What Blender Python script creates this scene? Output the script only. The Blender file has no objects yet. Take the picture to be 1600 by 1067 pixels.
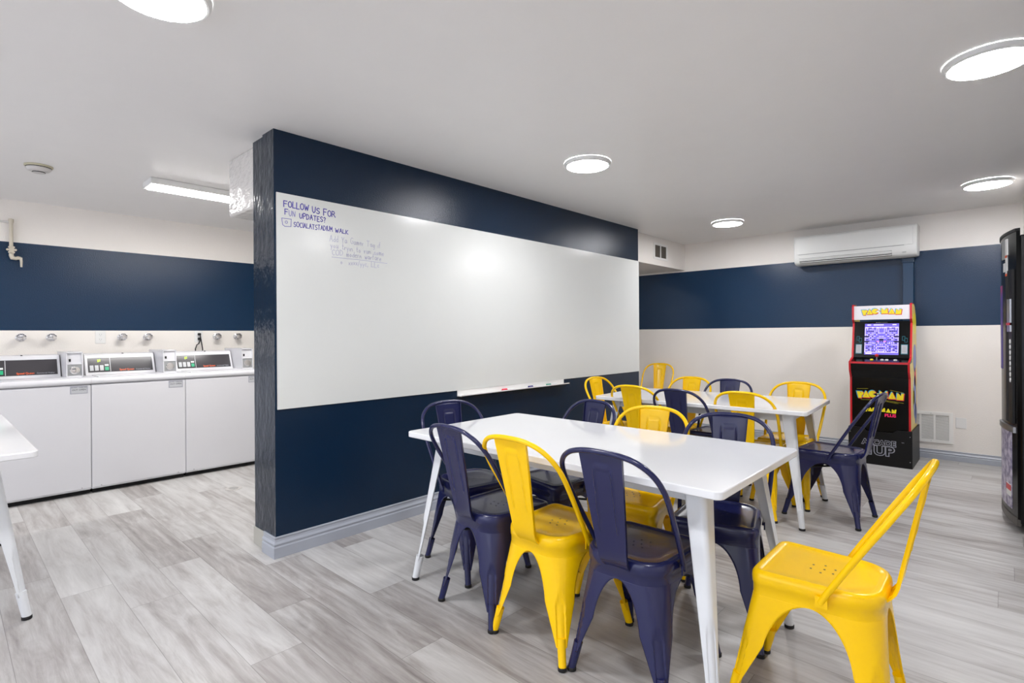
import bpy, math, random
from mathutils import Vector, Matrix
random.seed(7)
S = bpy.context.scene
COL = S.collection
PI = math.pi

# ------------------------------------------------------------------ camera
YAW = math.atan(774.0 / 833.0)
ROLL = math.atan(10.44 / 1670.4)
CAM_H = 1.22
cam_d = bpy.data.cameras.new('camera')
cam = bpy.data.objects.new('camera', cam_d)
COL.objects.link(cam)
fwd = Vector((-math.sin(YAW), math.cos(YAW), 0)); rgt = Vector((math.cos(YAW), math.sin(YAW), 0)); upv = Vector((0, 0, 1))
cr, sr = math.cos(ROLL), math.sin(ROLL)
xa = rgt * cr - upv * sr
ya = rgt * sr + upv * cr
za = -fwd
cam.matrix_world = Matrix(((xa.x, ya.x, za.x, 0), (xa.y, ya.y, za.y, 0), (xa.z, ya.z, za.z, CAM_H), (0, 0, 0, 1)))
cam_d.sensor_width = 36.0
cam_d.lens = 833.0 / 1600 * 36
cam_d.shift_y = -(533.5 - 523.1) / 1600
cam_d.clip_start = 0.05
S.camera = cam

# ------------------------------------------------------------------ world, exposure
w = bpy.data.worlds.new('world'); S.world = w; w.use_nodes = True
w.node_tree.nodes['Background'].inputs[0].default_value = (0.8, 0.85, 1, 1)
w.node_tree.nodes['Background'].inputs[1].default_value = 2.6
S.view_settings.view_transform = 'Standard'
S.view_settings.look = 'None'
S.view_settings.exposure = 0.10
S.view_settings.gamma = 1.0
S.view_settings.use_curve_mapping = False
LAMP = 100.0        # emission of the round ceiling lamps
STRIP = 50.0       # emission of the long laundry lamp

# ------------------------------------------------------------------ materials
def lin(c):
    return tuple(((v / 255) / 12.92 if v / 255 <= 0.04045 else ((v / 255 + 0.055) / 1.055) ** 2.4) for v in c) + (1,)

def mat(name, rgb, rough=0.5, metal=0.0, bump=0.0, bscale=60, coat=0.0, var=0.0, vscale=6, stretch=(1, 1, 1), emit=0, bdist=.004):
    m = bpy.data.materials.new(name); m.use_nodes = True
    nt = m.node_tree; b = nt.nodes['Principled BSDF']
    b.inputs['Base Color'].default_value = lin(rgb)
    b.inputs['Roughness'].default_value = rough
    b.inputs['Metallic'].default_value = metal
    b.inputs['Coat Weight'].default_value = coat
    b.inputs['Coat Roughness'].default_value = 0.08
    if emit:
        b.inputs['Emission Color'].default_value = lin(rgb)
        b.inputs['Emission Strength'].default_value = emit
    tc = nt.nodes.new('ShaderNodeTexCoord'); mp = nt.nodes.new('ShaderNodeMapping')
    mp.inputs['Scale'].default_value = stretch
    nt.links.new(tc.outputs['Object'], mp.inputs[0])
    if bump:
        n = nt.nodes.new('ShaderNodeTexNoise'); n.inputs['Scale'].default_value = bscale; n.inputs['Detail'].default_value = 3
        nt.links.new(mp.outputs[0], n.inputs['Vector'])
        bp = nt.nodes.new('ShaderNodeBump'); bp.inputs['Strength'].default_value = bump; bp.inputs['Distance'].default_value = bdist
        nt.links.new(n.outputs[0], bp.inputs['Height']); nt.links.new(bp.outputs[0], b.inputs['Normal'])
    # small natural unevenness of the surface
    n2 = nt.nodes.new('ShaderNodeTexNoise'); n2.inputs['Scale'].default_value = vscale; n2.inputs['Detail'].default_value = 4
    nt.links.new(mp.outputs[0], n2.inputs['Vector'])
    mr = nt.nodes.new('ShaderNodeMapRange'); v = max(var, 0.015)
    mr.inputs[3].default_value = 1 - v; mr.inputs[4].default_value = 1 + v
    nt.links.new(n2.outputs[0], mr.inputs[0])
    hs = nt.nodes.new('ShaderNodeHueSaturation'); hs.inputs['Color'].default_value = lin(rgb)
    nt.links.new(mr.outputs[0], hs.inputs['Value']); nt.links.new(hs.outputs[0], b.inputs['Base Color'])
    return m

def banded(name, zlo, zhi, white, navy, rough_w=0.45, rough_n=0.25, bump=0.45, bscale=120):
    """white wall with a navy band painted between two heights"""
    m = mat(name, white, rough_w, bump=bump, bscale=bscale)
    nt = m.node_tree; b = nt.nodes['Principled BSDF']
    g = nt.nodes.new('ShaderNodeNewGeometry'); sp = nt.nodes.new('ShaderNodeSeparateXYZ')
    nt.links.new(g.outputs['Position'], sp.inputs[0])
    a = nt.nodes.new('ShaderNodeMath'); a.operation = 'GREATER_THAN'; a.inputs[1].default_value = zlo
    c = nt.nodes.new('ShaderNodeMath'); c.operation = 'LESS_THAN'; c.inputs[1].default_value = zhi
    d = nt.nodes.new('ShaderNodeMath'); d.operation = 'MULTIPLY'
    nt.links.new(sp.outputs[2], a.inputs[0]); nt.links.new(sp.outputs[2], c.inputs[0])
    nt.links.new(a.outputs[0], d.inputs[0]); nt.links.new(c.outputs[0], d.inputs[1])
    mx = nt.nodes.new('ShaderNodeMix'); mx.data_type = 'RGBA'
    mx.inputs[6].default_value = lin(white); mx.inputs[7].default_value = lin(navy)
    nt.links.new(d.outputs[0], mx.inputs[0])
    hs = [n for n in nt.nodes if n.type == 'HUE_SAT'][0]
    nt.links.new(mx.outputs[2], hs.inputs['Color'])
    mr = nt.nodes.new('ShaderNodeMapRange'); mr.inputs[3].default_value = rough_w; mr.inputs[4].default_value = rough_n
    nt.links.new(d.outputs[0], mr.inputs[0]); nt.links.new(mr.outputs[0], b.inputs['Roughness'])
    return m

def floor_material():
    m = bpy.data.materials.new('vinyl_plank'); m.use_nodes = True
    nt = m.node_tree; b = nt.nodes['Principled BSDF']; L = nt.links.new
    def M(op, a=None, c=None, av=None, cv=None):
        n = nt.nodes.new('ShaderNodeMath'); n.operation = op
        if a is not None: L(a, n.inputs[0])
        if c is not None: L(c, n.inputs[1])
        if av is not None: n.inputs[0].default_value = av
        if cv is not None: n.inputs[1].default_value = cv
        return n.outputs[0]
    g = nt.nodes.new('ShaderNodeNewGeometry'); sp = nt.nodes.new('ShaderNodeSeparateXYZ'); L(g.outputs['Position'], sp.inputs[0])
    PW, PL = 0.2, 1.22
    yy = M('DIVIDE', M('ADD', sp.outputs[1], cv=-0.183 + 20), cv=PW)
    row = M('FLOOR', yy); fy = M('FRACT', yy)
    wn = nt.nodes.new('ShaderNodeTexWhiteNoise'); wn.noise_dimensions = '1D'; L(row, wn.inputs['W'])
    xx = M('ADD', M('DIVIDE', M('ADD', sp.outputs[0], cv=30), cv=PL), wn.outputs['Value'])
    colm = M('FLOOR', xx); fx = M('FRACT', xx)
    cb = nt.nodes.new('ShaderNodeCombineXYZ'); L(row, cb.inputs[0]); L(colm, cb.inputs[1])
    wn2 = nt.nodes.new('ShaderNodeTexWhiteNoise'); wn2.noise_dimensions = '2D'; L(cb.outputs[0], wn2.inputs['Vector'])
    rnd = wn2.outputs['Value']
    # grain coordinates, shifted for every plank
    gc = nt.nodes.new('ShaderNodeCombineXYZ')
    L(M('ADD', M('MULTIPLY', sp.outputs[0], cv=1.0), M('MULTIPLY', rnd, cv=37.0)), gc.inputs[0])
    L(M('MULTIPLY', sp.outputs[1], cv=6.0), gc.inputs[1]); L(M('MULTIPLY', rnd, cv=19.0), gc.inputs[2])
    n1 = nt.nodes.new('ShaderNodeTexNoise'); n1.inputs['Scale'].default_value = 1.7; n1.inputs['Detail'].default_value = 6; n1.inputs['Roughness'].default_value = 0.62; n1.inputs['Distortion'].default_value = 0.9
    L(gc.outputs[0], n1.inputs['Vector'])
    gc2 = nt.nodes.new('ShaderNodeVectorMath'); gc2.operation = 'MULTIPLY'; gc2.inputs[1].default_value = (1.6, 3.6, 1); L(gc.outputs[0], gc2.inputs[0])
    n2 = nt.nodes.new('ShaderNodeTexNoise'); n2.inputs['Scale'].default_value = 3.0; n2.inputs['Detail'].default_value = 5; n2.inputs['Roughness'].default_value = 0.7; n2.inputs['Distortion'].default_value = 0.8
    L(gc2.outputs[0], n2.inputs['Vector'])
    wv = nt.nodes.new('ShaderNodeTexWave'); wv.wave_type = 'RINGS'; wv.inputs['Scale'].default_value = 1.3; wv.inputs['Distortion'].default_value = 7; wv.inputs['Detail'].default_value = 3; wv.inputs['Detail Scale'].default_value = 1.2
    L(gc.outputs[0], wv.inputs['Vector'])
    s = M('ADD', M('MULTIPLY', n1.outputs[0], cv=0.74), M('MULTIPLY', n2.outputs[0], cv=0.34))
    s = M('ADD', s, M('MULTIPLY', wv.outputs[1], cv=0.06))
    s = M('ADD', s, M('MULTIPLY', rnd, cv=0.22))
    s = M('ADD', M('MULTIPLY', s, cv=1.15), cv=-0.31)
    cr_ = nt.nodes.new('ShaderNodeValToRGB'); e = cr_.color_ramp.elements
    e[0].position = 0.12; e[0].color = lin((122, 116, 113)); e[1].position = 0.82; e[1].color = lin((207, 206, 204))
    k = e.new(0.33); k.color = lin((158, 153, 150)); k = e.new(0.52); k.color = lin((184, 182, 180))
    L(s, cr_.inputs[0])
    # thin joints
    ex = M('MULTIPLY', M('MINIMUM', fx, M('SUBTRACT', None, fx, av=1.0)), cv=PL)
    ey = M('MULTIPLY', M('MINIMUM', fy, M('SUBTRACT', None, fy, av=1.0)), cv=PW)
    ed = M('MINIMUM', ex, ey); j = M('LESS_THAN', ed, cv=0.0011)
    mx = nt.nodes.new('ShaderNodeMix'); mx.data_type = 'RGBA'; L(M('MULTIPLY', j, cv=0.5), mx.inputs[0]); L(cr_.outputs[0], mx.inputs[6]); mx.inputs[7].default_value = lin((70, 64, 60))
    L(mx.outputs[2], b.inputs['Base Color'])
    rr = nt.nodes.new('ShaderNodeMapRange'); rr.inputs[3].default_value = 0.3; rr.inputs[4].default_value = 0.46; L(n2.outputs[0], rr.inputs[0]); L(rr.outputs[0], b.inputs['Roughness'])
    bp = nt.nodes.new('ShaderNodeBump'); bp.inputs['Strength'].default_value = 0.12; bp.inputs['Distance'].default_value = 0.003
    L(M('SUBTRACT', n2.outputs[0], j), bp.inputs['Height']); L(bp.outputs[0], b.inputs['Normal'])
    return m

def mottled(name, c1, c2, scale, rough=0.4, detail=4, sharp=(0.4, 0.6)):
    m = mat(name, c1, rough); nt = m.node_tree; b = nt.nodes['Principled BSDF']
    tc = nt.nodes.new('ShaderNodeTexCoord'); n = nt.nodes.new('ShaderNodeTexNoise'); n.inputs['Scale'].default_value = scale; n.inputs['Detail'].default_value = detail
    nt.links.new(tc.outputs['Object'], n.inputs['Vector'])
    r = nt.nodes.new('ShaderNodeValToRGB'); r.color_ramp.elements[0].position = sharp[0]; r.color_ramp.elements[1].position = sharp[1]
    r.color_ramp.elements[0].color = lin(c1); r.color_ramp.elements[1].color = lin(c2)
    nt.links.new(n.outputs[0], r.inputs[0]); nt.links.new(r.outputs[0], b.inputs['Base Color'])
    return m

M_ = {}
M_['floor'] = floor_material()
M_['ceiling'] = mat('ceiling_paint', (240, 238, 236), 0.42, bump=0.12, bscale=25)
NAVY = (8, 44, 74)
WHITE = (238, 233, 227)
M_['wall'] = banded('two_tone_wall_paint', 1.282, 2.016, WHITE, NAVY)
M_['white'] = mat('white_wall_paint', WHITE, 0.45, bump=0.2, bscale=110)
M_['gloss_white'] = mat('brushed_gloss_white_paint', (214, 211, 207), 0.2, bump=0.8, bscale=16, stretch=(1, 1, 2.2), bdist=.012)
M_['wall'].node_tree.nodes['Principled BSDF'].inputs['Specular IOR Level'].default_value = 0.4
M_['navy'] = mat('navy_wall_paint', (8, 34, 58), 0.22, bump=0.35, bscale=140)
M_['navy'].node_tree.nodes['Principled BSDF'].inputs['Specular IOR Level'].default_value = 0.35
M_['navy_end'] = mat('brushed_navy_gloss_paint', (16, 34, 52), 0.2, bump=0.8, bscale=24, stretch=(1, 1, 0.5), bdist=.008)
M_['board'] = mat('whiteboard_gloss', (221, 223, 220), 0.2, bump=0.04, bscale=60)
M_['base'] = mat('grey_baseboard_paint', (166, 171, 181), 0.35)
M_['vinyl_base'] = mat('beige_vinyl_base', (176, 174, 166), 0.45)
M_['yellow'] = mat('yellow_powder_coat', (255, 205, 0), 0.26, coat=0.12)
M_['indigo'] = mat('indigo_powder_coat', (25, 29, 75), 0.27, coat=0.15)
M_['yellow'].node_tree.nodes['Principled BSDF'].inputs['Specular IOR Level'].default_value = 0.3
M_['rubber'] = mat('black_rubber', (14, 14, 16), 0.6)
M_['hole'] = mat('punched_hole', (40, 36, 34), 0.7)
M_['table'] = mat('white_lacquer', (232, 233, 235), 0.12, coat=0.2)
M_['tableleg'] = mat('white_powder_coat', (222, 225, 228), 0.28)
M_['appl'] = mat('white_enamel', (212, 212, 216), 0.24)
M_['appl_grey'] = mat('light_grey_enamel', (188, 190, 194), 0.3)
M_['panel'] = mat('charcoal_console_film', (62, 60, 64), 0.14)
M_['black'] = mat('black_gloss', (7, 7, 8), 0.22)
M_['black'].node_tree.nodes['Principled BSDF'].inputs['Specular IOR Level'].default_value = 0.22
M_['blackm'] = mat('black_satin', (14, 14, 15), 0.4)
M_['blackm'].node_tree.nodes['Principled BSDF'].inputs['Specular IOR Level'].default_value = 0.25
M_['dark'] = mat('dark_gap', (8, 8, 9), 0.8)
M_['chrome'] = mat('chrome', (225, 225, 228), 0.14, metal=1.0)
M_['steel'] = mat('brushed_steel', (150, 152, 155), 0.3, metal=0.9)
M_['plastic'] = mat('white_plastic', (230, 230, 228), 0.35)
M_['acwhite'] = mat('air_conditioner_plastic', (226, 227, 224), 0.32)
M_['grille'] = mat('grey_grille', (150, 152, 152), 0.5)
M_['frame_w'] = mat('white_metal_trim', (240, 239, 236), 0.35)
M_['lamp'] = mat('lamp_diffuser', (252, 252, 255), 0.5, emit=LAMP)
M_['strip'] = mat('strip_diffuser', (255, 253, 250), 0.5, emit=STRIP)
M_['beige'] = mat('painted_brass_pipe', (205, 197, 180), 0.4)
M_['ink'] = mat('blue_marker_ink', (62, 52, 170), 0.5)
M_['ink_f'] = mat('faded_marker_ink', (176, 176, 206), 0.5)
M_['ink_m'] = mat('worn_marker_ink', (120, 118, 190), 0.5)
M_['red'] = mat('red_edge', (205, 22, 34), 0.3)
M_['artyel'] = mat('cream_yellow_side_art', (238, 214, 120), 0.35)
M_['byel'] = mat('bright_yellow_print', (252, 232, 20), 0.35)
M_['bred'] = mat('red_print', (222, 40, 60), 0.35)
M_['bcyan'] = mat('cyan_print', (60, 180, 220), 0.35)
M_['bblue'] = mat('blue_print', (110, 130, 200), 0.35)
M_['bpink'] = mat('pink_print', (255, 40, 110), 0.35)
M_['teal'] = mat('teal_print', (20, 110, 125), 0.35)
M_['silver'] = mat('silver_print', (158, 160, 172), 0.35)
M_['marquee'] = mat('backlit_marquee', (226, 223, 228), 0.3, emit=0.12)
M_['screen'] = mat('lit_screen', (104, 92, 190), 0.2, emit=0.75)
M_['scr_hi'] = mat('lit_screen_lines', (214, 204, 255), 0.2, emit=0.95)
M_['scr_lo'] = mat('dark_screen_lines', (30, 24, 60), 0.2, emit=0.3)
M_['scr_p'] = mat('lit_screen_pink', (255, 130, 200), 0.2, emit=0.9)
M_['orange'] = mat('orange_print', (240, 96, 36), 0.4)
M_['greenb'] = mat('green_button', (20, 170, 120), 0.4)
M_['led'] = mat('green_led_digits', (190, 255, 20), 0.4, emit=0.9)
M_['marker_g'] = mat('green_marker_cap', (20, 140, 120), 0.35)
M_['marker_r'] = mat('red_marker_cap', (225, 20, 60), 0.35)
M_['marker_b'] = mat('blue_marker_cap', (40, 36, 120), 0.35)
M_['photo'] = mottled('mottled_lilac_panel_print', (120, 112, 140), (205, 198, 212), 22)
M_['redpurp'] = mottled('red_and_purple_graphic_film', (190, 40, 70), (70, 50, 140), 3)
M_['det'] = mat('aged_white_plastic', (206, 203, 200), 0.4)
M_['det_y'] = mat('yellowed_plastic_base', (196, 190, 164), 0.5)

# ------------------------------------------------------------------ mesh builder
class MB:
    def __init__(s): s.v = []; s.f = []; s.m = []
    def add(s, vs, fs, mi=0):
        o = len(s.v); s.v += [tuple(p) for p in vs]; s.f += [tuple(i + o for i in f) for f in fs]; s.m += [mi] * len(fs); return s
    def box(s, x0, x1, y0, y1, z0, z1, mi=0, bev=0):
        x0, x1 = min(x0, x1), max(x0, x1); y0, y1 = min(y0, y1), max(y0, y1); z0, z1 = min(z0, z1), max(z0, z1)
        if bev:
            b = bev; rings = []
            for z, i in ((z0, b), (z0 + b, 0), (z1 - b, 0), (z1, b)):
                xa_, xb_, ya_, yb_ = x0 + i, x1 - i, y0 + i, y1 - i
                rings.append([(xa_ + (b if not i else 0), ya_, z), (xb_ - (b if not i else 0), ya_, z), (xb_, ya_ + (b if not i else 0), z), (xb_, yb_ - (b if not i else 0), z),
                              (xb_ - (b if not i else 0), yb_, z), (xa_ + (b if not i else 0), yb_, z), (xa_, yb_ - (b if not i else 0), z), (xa_, ya_ + (b if not i else 0), z)])
            return s.loft(rings, mi, cap=True)
        vs = [(x, y, z) for z in (z0, z1) for y in (y0, y1) for x in (x0, x1)]
        return s.add(vs, [(0, 2, 3, 1), (4, 5, 7, 6), (0, 1, 5, 4), (2, 6, 7, 3), (0, 4, 6, 2), (1, 3, 7, 5)], mi)
    def loft(s, rings, mi=0, closed=True, cap=False):
        n = len(rings[0]); vs = [p for r in rings for p in r]; fs = []
        for i in range(len(rings) - 1):
            for j in range(n if closed else n - 1):
                k = (j + 1) % n
                fs.append((i * n + j, i * n + k, (i + 1) * n + k, (i + 1) * n + j))
        if cap: fs.append(tuple(reversed(range(n)))); fs.append(tuple((len(rings) - 1) * n + j for j in range(n)))
        return s.add(vs, fs, mi)
    def prism(s, prof, a, b, axis='x', mi=0):
        """prof: 2-D outline; axis = extrusion axis; the two prof coordinates are the other axes in xyz order"""
        def P(u, v, t): return {'x': (t, u, v), 'y': (u, t, v), 'z': (u, v, t)}[axis]
        return s.loft([[P(u, v, a) for u, v in prof], [P(u, v, b) for u, v in prof]], mi, cap=True)
    def tube(s, path, r, n=10, mi=0, cap=True, flat=None):
        path = [Vector(p) for p in path]; rings = []
        rr = r if isinstance(r, (list, tuple)) else [r] * len(path)
        up = None
        for i, p in enumerate(path):
            t = (path[min(i + 1, len(path) - 1)] - path[max(i - 1, 0)]).normalized()
            if up is None:
                up = t.orthogonal().normalized()
            up = (up - t * up.dot(t)).normalized(); bi = t.cross(up)
            rings.append([tuple(p + (up * math.cos(2 * PI * k / n) + bi * math.sin(2 * PI * k / n)) * rr[i]) for k in range(n)])
        return s.loft(rings, mi, cap=cap)
    def lathe(s, c, axis, prof, n=32, mi=0, cap=True):
        """prof: [(radius, distance along axis)]"""
        c = Vector(c); t = Vector(axis).normalized(); u = t.orthogonal().normalized(); b = t.cross(u)
        rings = [[tuple(c + t * h + (u * math.cos(2 * PI * k / n) + b * math.sin(2 * PI * k / n)) * r) for k in range(n)] for r, h in prof]
        return s.loft(rings, mi, cap=cap)
    def quad(s, a, b, c, d, mi=0): return s.add([a, b, c, d], [(0, 1, 2, 3)], mi)
    def build(s, name, mats, parent=None, smooth=False, local=False, bevel=0, solid=0, sub=0, angle=35):
        me = bpy.data.meshes.new(name)
        off = Vector((0, 0, 0))
        if parent is not None and not local:
            p = parent
            while p is not None: off += p.location; p = p.parent
        if parent is None and not local:
            # origin at the base centre
            xs = [p[0] for p in s.v]; ys = [p[1] for p in s.v]; zs = [p[2] for p in s.v]
            off = Vector(((min(xs) + max(xs)) / 2, (min(ys) + max(ys)) / 2, min(zs)))
        me.from_pydata([tuple(Vector(p) - off) for p in s.v], [], s.f)
        for m in (mats if isinstance(mats, (list, tuple)) else [mats]): me.materials.append(m)
        for p, i in zip(me.polygons, s.m): p.material_index = i
        me.update()
        import bmesh as _b
        bm = _b.new(); bm.from_mesh(me); _b.ops.recalc_face_normals(bm, faces=bm.faces); bm.to_mesh(me); bm.free()
        if smooth:
            me.shade_smooth()
            me.set_sharp_from_angle(angle=math.radians(angle))
        o = bpy.data.objects.new(name, me); COL.objects.link(o)
        if parent is not None: o.parent = parent
        elif not local: o.location = off
        if bevel:
            md = o.modifiers.new('bevel', 'BEVEL'); md.width = bevel; md.segments = 2; md.limit_method = 'ANGLE'
        if solid:
            md = o.modifiers.new('solidify', 'SOLIDIFY'); md.thickness = solid; md.offset = -1
        return o

def thing(name, label, cat, loc=(0, 0, 0), rz=0, group=None):
    o = bpy.data.objects.new(name, None); COL.objects.link(o); o.location = loc; o.rotation_euler = (0, 0, rz)
    o.empty_display_size = 0.1
    o['label'] = label; o['category'] = cat
    if group: o['group'] = group
    return o
def tag(o, label, cat, group=None):
    o['label'] = label; o['category'] = cat
    if group: o['group'] = group
    return o
def struct(o): o['kind'] = 'structure'; return o
def copy_tree(o, parent=None):
    c = o.copy(); COL.objects.link(c); c.parent = parent
    for ch in o.children: copy_tree(ch, c)
    return c

def text(name, s, size, pos, xdir, updir, m, parent, ext=0.0006, off=0.0, align='CENTER', xs=1.0, shear=0):
    """writing as a thin mesh; pos is the centre of the baseline in world coordinates"""
    c = bpy.data.curves.new(name, 'FONT'); c.body = s; c.size = size; c.extrude = ext; c.offset = off; c.align_x = align; c.shear = shear
    c.resolution_u = 3
    t = bpy.data.objects.new(name + '_curve', c); COL.objects.link(t)
    bpy.context.view_layer.update()
    me = bpy.data.meshes.new_from_object(t.evaluated_get(bpy.context.evaluated_depsgraph_get()))
    bpy.data.objects.remove(t)
    x = Vector(xdir).normalized(); y = Vector(updir).normalized(); z = x.cross(y)
    me.transform(Matrix(((x.x * xs, y.x, z.x, pos[0]), (x.y * xs, y.y, z.y, pos[1]), (x.z * xs, y.z, z.z, pos[2]), (0, 0, 0, 1))))
    p = parent; offv = Vector((0, 0, 0))
    while p is not None: offv += p.location; p = p.parent
    me.transform(Matrix.Translation(-offv))
    me.name = name; me.materials.clear(); me.materials.append(m)
    o = bpy.data.objects.new(name, me); COL.objects.link(o); o.parent = parent
    return o

# ------------------------------------------------------------------ room shell
CZ = 2.365
XL, XR, YB, YF = -6.05, 1.05, 6.55, -3.6
PX = -2.955        # room face of the partition
PY0, PY1 = 1.26, 5.215
struct(MB().box(XL - .2, XR + .2, YF - .2, YB + .2, -0.12, 0).build('floor', M_['floor']))
struct(MB().box(XL - .2, XR + .2, YF - .2, YB + .2, CZ, CZ + .12).build('ceiling', M_['ceiling']))
struct(MB().box(XL - .2, XR + .2, YB, YB + .15, 0, CZ).build('wall_back', M_['wall']))
struct(MB().box(XL - .15, XL, YF, YB, 0, CZ).build('wall_left', M_['wall']))
# the wall behind the viewer has a wide shop window that lets daylight in
WX0, WX1, WZ0, WZ1 = -5.4, .6, .35, 2.2
struct(MB().box(XL - .2, WX0, YF - .15, YF, 0, CZ).box(WX1, XR + .2, YF - .15, YF, 0, CZ).box(WX0, WX1, YF - .15, YF, 0, WZ0).box(WX0, WX1, YF - .15, YF, WZ1, CZ).build('wall_front', M_['white']))
b = MB()
for k in range(5):
    xk = WX0 + (WX1 - WX0) * k / 4; b.box(xk - .03, xk + .03, YF - .1, YF - .04, WZ0, WZ1)
b.box(WX0, WX1, YF - .1, YF - .04, WZ0, WZ0 + .05).box(WX0, WX1, YF - .1, YF - .04, WZ1 - .05, WZ1)
struct(b.build('window_1', M_['frame_w']))
struct(MB().prism([(XR, YF), (XR + .15, YF), (XR + .15, YB), (0.105, YB), (0.105, 5.42), (XR, 5.42)], 0, CZ, 'z').build('wall_right', M_['wall']))

# partition with the whiteboard: front leaf and a slightly recessed rear leaf, then the dropped beams
p = MB().box(-3.10, PX, PY0, PY1, 0, CZ).build('wall_partition', [M_['navy'], M_['navy_end']])
for f in p.data.polygons:
    if f.normal.y < -0.9: f.material_index = 1
struct(p)
p = MB().box(-3.265, -3.10, PY0 + .012, PY1, 0, CZ).build('wall_partition_rear', [M_['white'], M_['navy_end']])
for f in p.data.polygons:
    if f.normal.y < -0.9: f.material_index = 1
struct(p)
struct(MB().box(-3.72, -3.265, PY0 + .035, PY1, 1.998, CZ).build('trim_1', M_['gloss_white'], bevel=0.012))     # duct boxing behind the partition
struct(MB().box(-3.72, -3.04, PY1, YB, 2.035, CZ).build('trim_2', M_['white']))                                   # lintel beam to the back wall

def baseboard(name, a, b, nrm, h=0.115, ext=(0, 0)):
    """stepped profile run from a to b, nrm = outward direction"""
    prof = [(0, 0), (.017, 0), (.017, h * .50), (.013, h * .55), (.013, h * .60), (.016, h * .64), (.016, h * .68), (.009, h * .78), (.007, h * .88), (.010, h * .93), (.010, h * .98), (.007, h), (0, h)]
    a = Vector(a); b = Vector(b); n = Vector(nrm); d = (b - a).normalized()
    rings = []
    for p_, e in ((a, -ext[0]), (b, ext[1])):
        rings.append([tuple(p_ + n * u + d * (e * (u / .017)) * .017 + Vector((0, 0, z))) for u, z in prof])
    return struct(MB().loft(rings, cap=True).build(name, M_['base'], bevel=0.0008))
baseboard('baseboard_partition', (PX, PY0, 0), (PX, PY1, 0), (1, 0, 0), ext=(1, 0))
baseboard('baseboard_partition_end', (-3.10, PY0, 0), (PX, PY0, 0), (0, -1, 0), ext=(0, 1))
baseboard('baseboard_back', (-6.0, YB, 0), (0.105, YB, 0), (0, -1, 0), h=0.09)
baseboard('baseboard_right', (0.105, YB, 0), (0.105, 5.42, 0), (-1, 0, 0), h=0.09)
struct(MB().box(-3.268, -3.10, PY0 + .003, PY0 + .012, 0, .10).build('baseboard_partition_rear', M_['vinyl_base'], bevel=0.002))

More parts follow.
